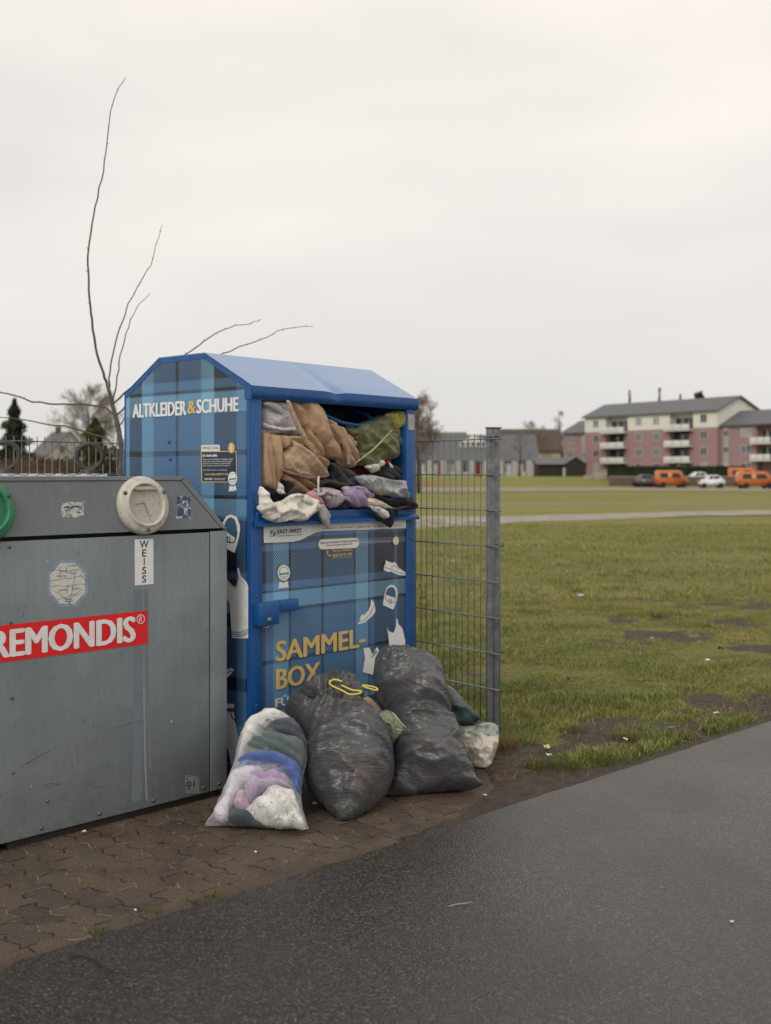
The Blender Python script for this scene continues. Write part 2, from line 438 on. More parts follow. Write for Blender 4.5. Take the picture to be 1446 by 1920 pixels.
blue = None
def blue_paint():
    t = NT('blue_paint'); c = t.coord()
    n = t.noise(c, 5, 6, .6); chips = t.math('GREATER_THAN', t.noise(c, 55, 5, .7), .73)
    col = t.mix(t.rng(n, .3, .7), (.005,.070,.25), (.010,.095,.31))
    col = t.mix(t.rng(t.noise(t.mapp(c, (1,1,.25)), 14, 5, .7), .5, .78, 0, .35), col, (.06,.09,.13))
    col = t.mix(chips, col, (.25,.25,.26))
    h = t.math('ADD', t.noise(c, 3.5, 2), t.math('MULTIPLY', t.noise(c, 160, 3), .03))
    return t.pbr(color=col, rough=t.rng(n, .3, .7, .34, .48), normal=t.bump(h, .25, .03), spec=.5)
blue = blue_paint()
def roof_paint():
    t = NT('wet_skylit_roof_paint'); c = t.coord(); n = t.noise(t.mapp(c, (.5, 1.4, 1)), 4, 5, .6)
    drops = t.voro(c, 95); wet = t.math('LESS_THAN', drops, .25)
    col = t.mix(t.rng(n, .3, .7), (.030,.145,.38), (.055,.20,.46))  # paler than the wall blue: sky reflection painted into the base colour
    return t.pbr(color=col, rough=t.rng(n, .3, .7, .3, .42), normal=t.bump(t.math('ADD', n, t.math('MULTIPLY', wet, .1)), .2, .02), spec=.9, coat=.8, crough=.25)
roofm = roof_paint()
white_vinyl = simple('white_vinyl', (.78,.78,.76), .45, var=.07, scale=20)
gold_vinyl = simple('gold_vinyl', (.66,.46,.15), .42, var=.08, scale=25)
black_vinyl = simple('black_vinyl', (.02,.024,.03), .45)
navy_vinyl = simple('navy_vinyl', (.012,.035,.06), .45)
green_vinyl = simple('green_vinyl', (.10,.24,.19), .45)
cream_vinyl = simple('cream_vinyl', (.62,.58,.44), .45)
hatch_vinyl = simple('blue_vinyl', (.05,.12,.20), .45)
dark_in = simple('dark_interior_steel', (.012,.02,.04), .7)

A = Vector((-.652, 5.41, 0)); bu = Vector((.654,.7565,0)); bv = Vector((-.7565,.654,0)); brz = math.atan2(.7565,.654)
box = empty('clothing_container', A, brz, 'tall blue steel clothes bank with tartan print and an overfilled open hatch', 'clothes bank')
def toL(w): d = w-A; return Vector((d.dot(bu), d.dot(bv), w.z))
def fpx(px, py): l = toL(hit(px, py, A, bv)); return (l.x, l.z)
def spx(px, py): l = toL(hit(px, py, A, bu)); return (l.y, l.z)
ffn = lambda a, z, l: (a, -.001-l, z)
sfn = lambda a, z, l: (-.003-l, a, z)
Z3 = lambda x, y: (360+x/3.286, 960+y/3.286)
Z8 = lambda x, y: (480+x/4.519, 970+y/4.519)
Z1 = lambda x, y: (220+x/2.493, 640+y/2.493)
BW, BD = 1.25, 1.005
prof = [(0,.04),(0,1.953),(.337,2.13),(.70,2.13),(1.005,1.953),(1.005,.04)]
def rivets(m, pts, r=.006, axis=(0,-1,0)):
    ax = Vector(axis); q = Vector((0,0,1)).rotation_difference(ax).to_matrix().to_4x4()
    for p in pts: m.lathe([(r, 0), (r*.85, r*.45), (r*.4, r*.7)], 8, Matrix.Translation(p) @ q)

def front_bands():
    s = lambda px: fpx(px, 1100)[0]
    vb = [(0., BLK)]+[(s(p), k) for p, k in ((498,MIDB),(512,LITB),(541,BLK),(546,MIDB),(602,BLK),(608,MIDB),(664,BLK),(667,LITB),(690,BLK),(693,MIDB),(702,BLK),(740,MIDB),(745,BLK))]
    z = lambda py: fpx(573, py)[1]
    hb = [(-.2, BLK)]+[(z(p), k) for p, k in ((1400,MIDB),(1345,BLK),(1333,LITB),(1322,BLK),(1316,MIDB),(1234,BLK),(1228,MIDB),(1144,BLK),(1137,LITB),(1106,BLK),(1101,MIDB),(1088,BLK),(1031,MIDB),(1018,BLK),(1008,MIDB))]
    # each entry is the lower edge of the band above it
    return vb, hb, s(605), z(1231)
vb, hb, fx0, fz0 = front_bands()
tart_f = tartan('tartan_front', 'X', vb, hb, fx0, fz0)
def side_bands():
    s = lambda zx: spx(*Z1(zx, 400))[0]
    vb = sorted([(s(p), k) for p, k in ((620,BLK),(605,MIDB),(560,BLK),(455,LITB),(395,MIDB),(290,BLK),(275,MIDB),(172,LITB),(118,BLK),(60,LITB))], key=lambda a: a[0])
    z = lambda zy: spx(*Z1(250, zy))[1]
    hb = [(-.2, MIDB)]+sorted([(z(p), k) for p, k in ((1900,BLK),(1820,LITB),(1730,MIDB),(1580,BLK),(1520,MIDB),(1300,BLK),(1240,LITB),(1160,BLK),(1090,MIDB),(1060,BLK),(830,MIDB),(815,LITB),(735,BLK),(720,MIDB),(545,BLK),(520,MIDB),(345,LITB),(252,BLK),(236,MIDB),(195,BLK))], key=lambda a: a[0])
    return vb, hb, s(283), z(532)
vb, hb, sx0, sz0 = side_bands()
tart_s = tartan('tartan_side', 'Y', vb, hb, sx0, sz0)

# walls
def wall_prism(x0, x1, P): return MB().prism(P, x0, x1, lambda y, z, x: (x, y, z))
wall_prism(-.002, .004, [(y, z) for y, z in prof]).build('side_wall', tart_s, box)
m = wall_prism(BW-.004, BW, prof); m.build('side_wall', blue, box)
MB().box(.004, BW-.004, BD-.004, BD, .04, 1.953).build('rear_wall', blue, box)
# frame strips round the left side panel
m = MB()
def strip(p, q, w, x=-.004, inward=1):
    p = Vector((0, *p)); q = Vector((0, *q)); d = (q-p).normalized(); nrm = Vector((0, -d.z, d.y))*inward
    vs = [p, q, q+nrm*w, p+nrm*w]
    m.add([(x, v.y, v.z) for v in vs]+[(x+.012, v.y, v.z) for v in vs], [(0,1,2,3),(4,7,6,5),(0,4,5,1),(1,5,6,2),(2,6,7,3),(3,7,4,0)])
strip((0,1.953),(.337,2.13),.026,inward=-1); strip((.337,2.13),(.70,2.13),.026,-.0045,inward=-1); strip((.70,2.13),(1.005,1.953),.026,inward=-1)
strip((1.005,1.953),(1.005,.04),.014,-.0035,inward=-1)
strip((0,1.94),(0,.04),.022,-.0035,inward=1)
rivets(m, [(-.004, y, z) for y, z in ((.03,1.955),(.12,2.0),(.22,2.055),(.33,2.112),(.45,2.118),(.58,2.118),(.70,2.117),(.80,2.055),(.92,1.99))], .006, (-1,0,0))
rivets(m, [(-.004, y, z) for y, z in ((.62,1.69),(.60,1.86),(.61,1.60))], .009, (-1,0,0))
m.build('edge_trim', blue, box)
# roof with a knock in its front edge
def dent(x): return .014*math.exp(-((x-.60)/.045)**2)
m = MB(); n = 60; rows = [(-.014,1.951),(.05,1.9855),(.12,2.021),(.337,2.134)]
vs = []; fs = []
for i in range(n+1):
    x = -.006+(BW+.012)*i/n
    for k, (y, z) in enumerate(rows):
        vs.append((x, y+dent(x)*(.8 if k == 0 else .3 if k == 1 else 0), z-dent(x)*(1.0, .9, .35, 0)[k]-.004*math.sin(x*5)*(.5 if 0 < k < 3 else 0)))
for i in range(n):
    for k in range(3): fs.append((i*4+k, (i+1)*4+k, (i+1)*4+k+1, i*4+k+1))
m.add(vs, fs, True)
m.box(-.006, BW+.006, .337, .70, 2.128, 2.134)
m.add([(-.006,.70,2.134),(BW+.006,.70,2.134),(BW+.006,1.01,1.954),(-.006,1.01,1.954)], [(0,1,2,3)])
m.build('roof', roofm, box)
m = MB(); vs = []; fs = []
for i in range(n+1):
    x = -.008+(BW+.024)*i/n
    for k, (y, z) in enumerate([(-.016,1.950),(-.019,1.92),(-.016,1.892),(-.002,1.886)]):
        vs.append((x, y+dent(x)*(1, .9, .3, 0)[k], z-dent(x)*.5*(1, .4, 0, 0)[k]))
for i in range(n):
    for k in range(3): fs.append((i*4+k, (i+1)*4+k, (i+1)*4+k+1, i*4+k+1))
m.add(vs, fs, True)
m.box(BW+.006, BW+.016, -.016, .05, 1.886, 1.951); m.box(-.008, -.003, -.015, .035, 1.886, 1.948)
rivets(m, [(x, -.018, 1.925) for x in (.03, .06, 1.20, 1.235)]+[(x, -.018, 1.905) for x in (.04, 1.22)], .005)
m.build('eave_fascia', blue, box)
# front posts
for xa, xb in ((0,.07),(1.178,1.25)):
    m = MB(); m.bev(xa, xb, -.004, .05, .04, 1.888, .003)
    if xa == 0: m.bev(.028, .034, -.007, .0, .1, 1.27, .001)
    rivets(m, [((xa+xb)/2, -.005, z) for z in ((1.16,1.08,.9,.5,.3) if xa else (.93,.4))], .008)
    m.build('corner_post', blue, box)
# hatch sill: recessed band with a projecting ledge
m = MB(); m.bev(.03, 1.23, -.012, .04, 1.268, 1.338, .003)
vs = [(.01,-.012,1.30),(1.245,-.012,1.30),(1.245,-.04,1.283),(.01,-.04,1.283),(1.245,-.04,1.268),(.01,-.04,1.268),(.01,-.012,1.268),(1.245,-.012,1.268)]
m.add(vs, [(0,1,2,3),(3,2,4,5),(5,4,7,6),(0,3,5,6),(1,7,4,2)])
rivets(m, [(x, -.013, z) for x in (.04,.07,1.19,1.215) for z in (1.315,1.327)], .005)
m.build('hatch_sill', blue, box)
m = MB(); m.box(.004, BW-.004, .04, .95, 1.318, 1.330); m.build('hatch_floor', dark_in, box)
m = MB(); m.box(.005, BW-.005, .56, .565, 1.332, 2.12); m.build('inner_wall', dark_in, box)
m = MB().box(.0705, .074, .05, .555, 1.332, 1.95); m.build('hatch_cheek', blue, box)
MB().box(1.180, 1.184, .05, .555, 1.332, 1.95).build('hatch_cheek', blue, box)
# chute loop handle
pts = [(705,742),(606,768),(622,786),(652,797),(694,798),(703,793),(697,786),(662,768),(640,752)]
def ip(px, py, y): l = toL(hit(px, py, A+bv*y, bv)); return l
hp = [ip(600,762,.12), ip(612,779,.07), ip(640,792,.045), ip(668,797,.04), ip(694,797,.04), ip(701,794,.045), ip(701,788,.055), ip(690,780,.085), ip(664,767,.2), ip(640,756,.3)]
MB().tube(hp, .009, 10).build('chute_handle', blue, box)
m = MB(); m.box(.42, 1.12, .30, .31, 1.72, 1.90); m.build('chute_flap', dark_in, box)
# door
door = MB().bev(.073, 1.175, .002, .03, .07, 1.266, .002).build('door', tart_f, box)
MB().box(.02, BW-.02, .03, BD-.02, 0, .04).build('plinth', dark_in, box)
m = MB(); m.bev(.0705, .0745, -.003, .02, .07, 1.266, .0005); m.bev(1.1735, 1.1775, -.003, .02, .07, 1.266, .0005); m.box(.07,1.18,-.002,.02,.055,.069)
m.build('door_frame', blue, box)
# lock case
a0 = fpx(473,1131); a1 = fpx(510,1168); a2 = fpx(549,1143)
m = MB(); m.bev(a0[0], a1[0], -.055, -.004, a1[1], a0[1], .004); m.bev(a1[0]-.001, a2[0], -.045, -.0045, a0[1]-.055, a0[1]+.002, .004)
lock = m.build('lock_case', blue, box)
m = MB(); cx, cz = fpx(493,1160); m.lathe([(.012,0),(.012,.006),(.009,.008)], 14, Matrix.Translation((cx-.01,-.055,cz)) @ Matrix.Rotation(R(90),4,'X'))
m.tube([(cx-.026+.02*math.cos(q),-.05,cz-.018+.02*math.sin(q)) for q in np.linspace(R(180),R(360),9)], .004, 6)
m.build('padlock', simple('worn_steel', (.3,.28,.26), .4, .8), lock)

def decal(name, poly, mat, fn, px, lift=.0006, parent=None, name_par=None):
    vs, fs = flat([px(*p) for p in poly], fn, lift); return MB().add(vs, fs).build(name, mat, parent or box)
def multi(name, polys, mat, fn, px, lift, parent=None):
    m = MB()
    for p in polys:
        vs, fs = flat([px(*q) for q in p], fn, lift); m.add(vs, fs)
    return m.build(name, mat, parent or box)
def stroke(pts, w):   # a polyline as thin quads (2D)
    out = []
    for (a, b) in zip(pts[:-1], pts[1:]):
        a = Vector(a); b = Vector(b); d = (b-a)
        if d.length < 1e-6: continue
        d.normalize(); n = Vector((-d.y, d.x))*w/2; out.append([tuple(a-n), tuple(b-n), tuple(b+n), tuple(a+n)])
    return out
f3 = lambda x, y: fpx(*Z3(x, y)); f8 = lambda x, y: fpx(*Z8(x, y))
s3 = lambda x, y: spx(*Z3(x, y)); s1 = lambda x, y: spx(*Z1(x, y))
ell = lambda cx, cy, rx, ry, n=24: [(cx+rx*math.cos(2*math.pi*i/n), cy+ry*math.sin(2*math.pi*i/n)) for i in range(n)]
# header band
hdr = decal('header_band', [(62,60),(1270,22),(1270,92),(900,106),(620,114),(560,118),(500,130),(430,165),(400,182),(370,195),(300,208),(65,217)], white_vinyl, ffn, f8, .0008)
def txt(name, body, p0, p1, h, fn, px, mat, parent, bold=.012, lift=.0016, spacing=1.0):
    """p0,p1: baseline start/end in zoom pixels, h: cap height there"""
    (x0, z0), (x1, _) = px(*p0), px(*p1); zt = px(p0[0], p0[1]-h)[1]
    return lettering(name, body, x0, x1, z0, zt, fn, mat, parent, bold, spacing, lift)
txt('lettering', 'EAST-WEST', (178,140), (385,133), 36, ffn, f8, black_vinyl, box, .03)
txt('lettering', 'Textilrecycling Kursun GmbH', (175,169), (388,160), 19, ffn, f8, black_vinyl, box, .0)
txt('lettering', 'Autobahn 8a, 27827 Sannland', (580,104), (822,95), 18, ffn, f8, black_vinyl, box, .0)
txt('lettering', '0800 00 93 300', (866,91), (968,86), 15, ffn, f8, black_vinyl, box, .0)
txt('lettering', 'info@ewtk.com   www.ewtk.com', (1012,86), (1226,78), 17, ffn, f8, black_vinyl, box, .0)
for q_ in (ell(568,93,8,11), ell(851,83,8,11), ell(1001,77,8,11)): multi('contact_icon', [q_], gold_vinyl, ffn, f8, .0014)
multi('logo', [[(119,110),(150,106),(165,112),(165,150),(155,160),(125,166),(119,158)]], green_vinyl, ffn, f8, .0014)
multi('logo_leaf', stroke([(122,150),(140,132),(160,114)], 5)+[ell(150,118,10,8), ell(132,150,9,10)], white_vinyl, ffn, f8, .0019)
# pill notice and hotline
def rrect(x0, y0, x1, y1, sl=0.0, n=8):
    r = (y1-y0)/2; pts = []
    for i in range(n+1):
        q = math.pi/2+math.pi*i/n; pts.append((x0+r*.8+r*.8*math.cos(q), (y0+y1)/2-r*math.sin(q)))
    for i in range(n+1):
        q = -math.pi/2+math.pi*i/n; pts.append((x1-r*.8+r*.8*math.cos(q), (y0+y1)/2-r*math.sin(q)))
    return [(x, y-sl*(x-x0)) for x, y in pts]
decal('notice_border', rrect(522, 186, 876, 276, .045), gold_vinyl, ffn, f8, .0007)
decal('notice_plate', rrect(529, 191, 869, 270, .045), white_vinyl, ffn, f8, .0013)
txt('lettering', 'Bitte nur brauchbare Textilien einwerfen', (546,226), (856,210), 20, ffn, f8, black_vinyl, box, .01, .002)
txt('lettering', 'Schuhe paarweise gebündelt', (592,250), (812,240), 20, ffn, f8, black_vinyl, box, .01, .002)
multi('notice_line', stroke([(872,212),(1160,200)], 4), gold_vinyl, ffn, f8, .0011)
decal('exclamation_disc', ell(1183,198,27,38), gold_vinyl, ffn, f8, .0012)
decal('exclamation_disc', ell(1183,198,22,32), white_vinyl, ffn, f8, .0017)
multi('exclamation_mark', stroke([(1183,178),(1183,204)], 6)+[ell(1183,216,4,5)], gold_vinyl, ffn, f8, .0022)
txt('lettering', 'Service Hotline', (645,294), (806,287), 22, ffn, f8, gold_vinyl, box, .015, .0012)
txt('lettering', '0800 00 93 300', (645,337), (806,328), 26, ffn, f8, gold_vinyl, box, .025, .0012)
multi('phone_symbol', stroke([(601,285),(599,300),(606,315),(618,327),(634,331)], 9)+stroke([(600,287),(610,296)], 12)+stroke([(622,326),(636,322)], 12)+stroke([(645,344),(806,336)], 3), gold_vinyl, ffn, f8, .0012)
def seal(cx, cy, r, ry, fn, px, par):
    sc = [(cx+(r*(1+.06*math.cos(i*math.pi/2)))*math.cos(2*math.pi*i/48), cy+(ry*(1+.06*math.cos(i*math.pi/2)))*math.sin(2*math.pi*i/48)) for i in range(48)]
    s = decal('award_seal', sc, green_vinyl, fn, px, .0008)
    multi('seal_ring', [ell(cx, cy, r*.86, ry*.86)], white_vinyl, fn, px, .0013, s)
    multi('seal_print', [ell(cx, cy, r*.66, ry*.66)], green_vinyl, fn, px, .0018, s)
    multi('seal_face', [ell(cx, cy, r*.60, ry*.60)], white_vinyl, fn, px, .0023, s)
    multi('seal_band', [[(cx-r*.62,cy+ry*.06),(cx+r*.66,cy-ry*.06),(cx+r*.66,cy+ry*.14),(cx-r*.62,cy+ry*.26)]]+stroke([(cx-r*.2,cy+ry*.42),(cx+r*.25,cy+ry*.4)], r*.07), green_vinyl, fn, px, .0028, s)
    multi('seal_ribbon', [[(cx-r*.6,cy+ry*.95),(cx,cy+ry*1.1),(cx-r*.05,cy+ry*1.75),(cx-r*.3,cy+ry*1.6),(cx-r*.75,cy+ry*1.75)], [(cx,cy+ry*1.1),(cx+r*.55,cy+ry*.9),(cx+r*.72,cy+ry*1.62),(cx+r*.35,cy+ry*1.55),(cx+r*.02,cy+ry*1.72)]], white_vinyl, fn, px, .0005, s)
seal(233, 470, 60, 78, ffn, f8, box)
# big words
txt('lettering', 'SAMMEL-', (517,922), (1062,836), 124, ffn, f3, gold_vinyl, box, .035, .002)
txt('lettering', 'BOX', (519,1094), (785,1052), 124, ffn, f3, gold_vinyl, box, .035, .002)
txt('lettering', 'FÜR', (513,1203), (640,1183), 62, ffn, f3, white_vinyl, box, .03, .002)
# drawings on the door
shoe = [(1100,362),(1120,375),(1150,385),(1180,378),(1190,395),(1210,430),(1240,450),(1265,468),(1265,492),(1210,490),(1160,470),(1140,455),(1130,468),(1082,448),(1080,425),(1095,390)]
multi('shoe_drawing', [shoe], white_vinyl, ffn, f8, .0008)
multi('shoe_drawing_lines', stroke([(1084,423),(1140,437),(1200,468),(1264,478)], 4)+stroke([(1140,420),(1165,412),(1195,425),(1210,450)], 3)+stroke([(1180,384),(1196,380)], 4)+stroke([(1186,396),(1206,391)], 4)+stroke([(1192,408),(1212,404)], 4), navy_vinyl, ffn, f8, .0013)
def handbag(cx, cy, k, fn, px):
    T = lambda P: [(cx+k*x, cy+k*y) for x, y in P]
    outer = T([(-62,70),(-48,-20),(-30,-75),(0,-100),(30,-98),(58,-70),(66,-20),(58,30),(28,108),(10,104)])
    hole = T([(-40,-18),(-28,-60),(0,-82),(26,-80),(44,-55),(48,-20),(40,10)])
    multi('handbag_drawing', [outer], white_vinyl, fn, px, .0008)
    multi('handbag_drawing_hole', [hole], hatch_vinyl, fn, px, .0013)
    multi('handbag_drawing_lines', stroke(T([(-40,-20),(-42,20),(-22,38),(-8,40)]), 4*k)+stroke(T([(8,50),(30,52),(46,40),(52,-18)]), 4*k)+stroke(T([(-8,24),(10,30),(8,58),(-10,52),(-8,24)]), 5*k), navy_vinyl, fn, px, .0018)
handbag(1135, 672, 1.0, ffn, f8)
multi('heel_drawing', [[(975,695),(995,712),(1008,760),(1010,800),(990,830),(950,865),(920,890),(865,908),(860,895),(875,885),(880,850),(905,815),(915,830),(950,790),(970,740)]], white_vinyl, ffn, f8, .0008)
multi('heel_drawing_lines', stroke([(872,886),(920,868),(965,820),(1000,745)], 4), navy_vinyl, ffn, f8, .0013)
multi('camisole_drawing', [[(1200,700),(1212,735),(1240,745),(1255,710),(1258,655),(1266,660),(1270,690),(1295,715),(1313,790),(1313,850),(1215,850),(1212,790)]], white_vinyl, ffn, f3, .0008)
multi('shirt_drawing', [[(1055,840),(1095,835),(1110,870),(1140,830),(1150,850),(1150,900),(1125,930),(1118,1005),(1050,985),(1065,900)]], white_vinyl, ffn, f3, .0008)
multi('shirt_drawing_lines', stroke([(1098,838),(1112,872),(1132,852)], 6)+stroke([(1105,895),(1140,858)], 6), navy_vinyl, ffn, f3, .0013)
# prints on the left side
txt('lettering', 'ALTKLEIDER', (77,357), (325,340), 62, sfn, s1, white_vinyl, box, .035, .002)
txt('lettering', '&', (334,338), (370,335), 58, sfn, s1, gold_vinyl, box, .035, .002)
txt('lettering', 'SCHUHE', (377,337), (569,323), 64, sfn, s1, white_vinyl, box, .035, .002)
po = decal('poster', [(393,512),(559,512),(563,660),(396,658)], gold_vinyl, sfn, s1, .0005)
decal('poster_face', [(397,517),(556,516),(560,656),(400,654)], navy_vinyl, sfn, s1, .0010, po)
decal('poster_tab', [(395,486),(481,483),(483,513),(396,513)], white_vinyl, sfn, s1, .0010, po)
txt('lettering', 'WIR RECYCLING', (401,506), (476,503), 14, sfn, s1, black_vinyl, po, .01, .0016)
txt('lettering', 'Der Umwelt zuliebe:', (404,540), (472,540), 13, sfn, s1, white_vinyl, po, .02, .0016)
for i, b in enumerate(('Bitte nur brauchbare Textilien, Klei-', 'dung, Haus- und Tischwäsche, Schuhe,', 'Gürtel und Taschen gebündelt.', 'Keine Lumpen, kein Müll und Teppiche!', '', 'Vielen Dank für Ihre Unterstützung!')):
    if b: txt('lettering', b, (404,556+i*10), (545-(30 if i == 5 else 5*i),556+i*10), 8, sfn, s1, white_vinyl, po, .0, .0016)
txt('lettering', 'Service Hotline 0800 00 93 300', (414,626), (520,625), 10, sfn, s1, gold_vinyl, po, .02, .0016)
txt('lettering', 'EAST-WEST', (412,648), (450,648), 9, sfn, s1, white_vinyl, po, .03, .0016)
for q_ in (stroke([(455,640),(508,641)], 2), stroke([(455,646),(508,647)], 2)): multi('poster_rule', q_, cream_vinyl, sfn, s1, .0016, po)
decal('exclamation_disc', ell(537,498,15,25), gold_vinyl, sfn, s1, .0018)
multi('exclamation_mark', stroke([(537,484),(537,503)], 5)+[ell(537,511,3,4)], white_vinyl, sfn, s1, .0024)
seal(542, 640, 25, 36, sfn, s1, box)
def s3arch():
    outer = [(178,150),(190,70),(215,25),(245,15),(280,30),(298,80),(300,110),(292,160),(268,250),(258,248),(178,205)]
    hole = [(200,110),(208,65),(225,40),(245,32),(268,45),(280,85),(283,125),(278,165)]
    multi('handbag_drawing', [outer], white_vinyl, sfn, s3, .0008)
    multi('handbag_drawing_hole', [hole], hatch_vinyl, sfn, s3, .0013)
    multi('handbag_drawing_lines', stroke([(205,150),(222,155),(222,180),(236,186),(262,190),(275,160),(283,125)], 6)+stroke([(218,150),(240,158),(236,188),(216,180)], 5), navy_vinyl, sfn, s3, .0018)
s3arch()
multi('camisole_drawing', [[(190,380),(212,392),(228,425),(250,450),(275,462),(290,400),(282,345),(293,345),(305,395),(340,430),(350,460),(350,778),(300,780),(250,775),(235,560),(190,480)]], white_vinyl, sfn, s3, .0008)
for q_ in (stroke([(248,738),(300,742),(350,722)], 4), stroke([(248,750),(300,755),(350,736)], 4), stroke([(248,762),(300,767),(350,748)], 4), stroke([(222,432),(250,458),(276,470),(294,405),(330,445)], 2)): multi('camisole_line', q_, navy_vinyl, sfn, s3, .0013)
multi('belt_drawing', [[(190,1010),(215,975),(245,958),(262,968),(250,990),(215,1028),(190,1040)]], white_vinyl, sfn, s3, .0008)
multi('belt_drawing_lines', stroke([(200,1018),(225,990),(250,975)], 4), navy_vinyl, sfn, s3, .0013)
multi('boot_drawing', [[(190,1178),(262,1182),(265,1208),(190,1205)], [(190,1228),(262,1232),(272,1300),(292,1400),(268,1560),(246,1562),(225,1460),(190,1400)]], white_vinyl, sfn, s3, .0008)
multi('boot_drawing_lines', stroke([(240,1232),(255,1270),(276,1290)], 7), navy_vinyl, sfn, s3, .0013)
decal('pale_patch', [(764,776),(776,778),(776,806),(765,806)], simple('grey_patch', (.40,.41,.38), .7, var=.25, scale=40), lambda a, z, l: (a, -.0045-l, z), fpx, .0006)  # small grey sticker plate added as a pale spot on the right post

# ------------------------------------------------------------------ glass container
GC = Vector((-.755, 5.32, 0)); gu = Vector((.696,.718,0)); gv = Vector((-.718,.696,0)); grz = math.atan2(.718,.696)
gc = empty('glass_container', GC, grz, 'weathered grey steel glass recycling container with round ports and a red name sign', 'bottle bank')
def gL(w): d = w-GC; return Vector((d.dot(gu), d.dot(gv), w.z))
def gpx(px, py): l = gL(hit(px, py, GC, gv)); return (l.x, l.z)
th = math.atan2(.25,.045); e_ = Vector((0, math.cos(th), math.sin(th))); n_ = Vector((0, -math.sin(th), math.cos(th)))
o_ = Vector((0,0,1.262))
Wd = lambda v: gu*v.x+gv*v.y+Vector((0,0,v.z))
def upx(px, py):
    w = hit(px, py, GC+Wd(o_), Wd(n_)); l = gL(w); return (l.x, (l-o_).dot(e_))
gfn = lambda a, z, l: (a, -.0025-l, z)
ufn = lambda a, s, l: tuple(o_+Vector((a,0,0))+e_*s+n_*(l+.0025))
def galv(name, base=(.205,.238,.252)):
    t = NT(name); c = t.coord()
    st = t.noise(t.mapp(c, (5, 5, .45)), 7, 6, .65); bl = t.noise(c, 2.2, 5, .6)
    sp = t.noise(t.mapp(c, (1, 1, .35)), 95, 3, .6)
    col = t.mix(t.rng(bl, .3, .7), tuple(x*.86 for x in base), tuple(x*1.13 for x in base))
    col = t.mix(t.rng(st, .42, .75, 0, .24), col, (.13,.15,.17))
    col = t.mix(t.rng(sp, .60, .72, 0, .38), col, (.06,.065,.065))
    pale = t.noise(t.mapp(c, (9, 9, .5)), 3, 5, .6, .4); col = t.mix(t.rng(pale, .58, .76, 0, .25), col, (.27,.29,.30))
    z = t.n('SeparateXYZ', {0: c}).outputs['Z']
    splash = t.math('MULTIPLY', t.rng(z, .28, .02), t.rng(t.noise(c, 30, 5, .7), .4, .7)); col = t.mix(t.math('MULTIPLY', splash, .45, clamp=True), col, (.13,.11,.085))
    dots = t.voro(c, 13); sel = t.n('TexVoronoi', {'Vector': c, 'Scale': 13.0}, feature='F1').outputs['Color']
    selx = t.n('SeparateXYZ', {0: sel}).outputs['X']
    dm = t.math('MULTIPLY', t.math('LESS_THAN', dots, t.rng(selx, .5, 1, .03, .06)), t.math('GREATER_THAN', selx, .72)); col = t.mix(dm, col, (.72,.72,.70))
    h = t.math('ADD', t.noise(c, 2.4, 2), t.math('MULTIPLY', sp, .03))
    return t.pbr(color=col, rough=t.rng(st, .3, .7, .42, .6), metal=.0, normal=t.bump(h, .28, .06), spec=.45)
galvm = galv('weathered_grey_paint'); galvd = galv('weathered_grey_dark', (.155,.172,.182))  # second copy is the same grey with a darker base colour
L0 = -2.75
CH = -gpx(353,893)[0]-.012; print('chamfer', CH)
m = MB().prism([(L0,.04),(-.006,.04),(-.006,1.256),(-CH-.002,1.500),(L0,1.500)], .052, 1.39, lambda x, z, y: (x, y, z)); m.box(L0, -.006, .004, .06, .04, 1.25); m.build('inner_shell', simple('black_steel', (.01,.01,.011), .7), gc)
xs = gpx(393,1200)[0]
m = MB(); m.bev(L0, xs-.003, -.0025, .003, .035, 1.250, .0015); m.build('front_panel', galvm, gc)
m = MB(); m.bev(xs+.003, 0, -.0025, .003, .035, 1.254, .0015); m.box(-.0035, 0, .003, 1.396, .035, 1.25); m.build('corner_panel', galvm, gc)
m = MB()
q = lambda x, s, l: tuple(o_+Vector((x,0,0))+e_*s+n_*l)
def uplate(m, x0, x1, s0, s1, l0, l1, x1b=None):
    x1b = x1 if x1b is None else x1b
    m.add([q(x0,s0,l0),q(x1,s0,l0),q(x1b,s1,l0),q(x0,s1,l0),q(x0,s0,l1),q(x1,s0,l1),q(x1b,s1,l1),q(x0,s1,l1)], [(0,3,2,1),(4,5,6,7),(0,1,5,4),(1,2,6,5),(2,3,7,6),(3,0,4,7)])
uplate(m, L0, -.035, .006, .234, -.002, .0025, -CH-.028); m.build('upper_panel', galvd, gc)
m = MB()
m.add([q(-.031,.006,-.002),q(0,.0,-.002),q(-CH,.250,-.002),q(-CH-.024,.234,-.002),q(-.031,.006,.0045),q(0,.0,.0045),q(-CH,.250,.0045),q(-CH-.024,.234,.0045)], [(0,3,2,1),(4,5,6,7),(0,1,5,4),(1,2,6,5),(2,3,7,6),(3,0,4,7)])
uplate(m, L0, -CH-.026, .236, .252, -.002, .008, -CH-.001)
m.bev(L0, -CH-.003, .05, 1.385, 1.503, 1.5125, .002)
m.add([(-.0005,.004,1.256),(-.0005,1.394,1.256),(-CH,1.394,1.508),(-CH,.05,1.508),(-.006,.006,1.250),(-.006,1.39,1.250),(-CH-.005,1.39,1.502),(-CH-.005,.052,1.502)], [(0,1,2,3),(4,7,6,5),(0,4,5,1),(3,2,6,7),(0,3,7,4),(1,5,6,2)])
m.build('edge_trim', galvd, gc)
bolt_m = simple('bolt_steel', (.12,.12,.115), .45, .6)
for x, y, r_ in ((77.6,1552.7,.0095),(186.8,1525.7,.0095),(288,1500.8,.0095),(381.8,1477,.0095),(410.4,1469.3,.0095),(22,1308.4,.007),(24,1449,.007),(88.5,1502.4,.007),(17.5,1026,.007),(20,1168,.007)):
    m = MB(); rivets(m, [(gpx(x, y)[0], -.0025, gpx(x, y)[1])], r_); m.build('bolt', bolt_m, gc)
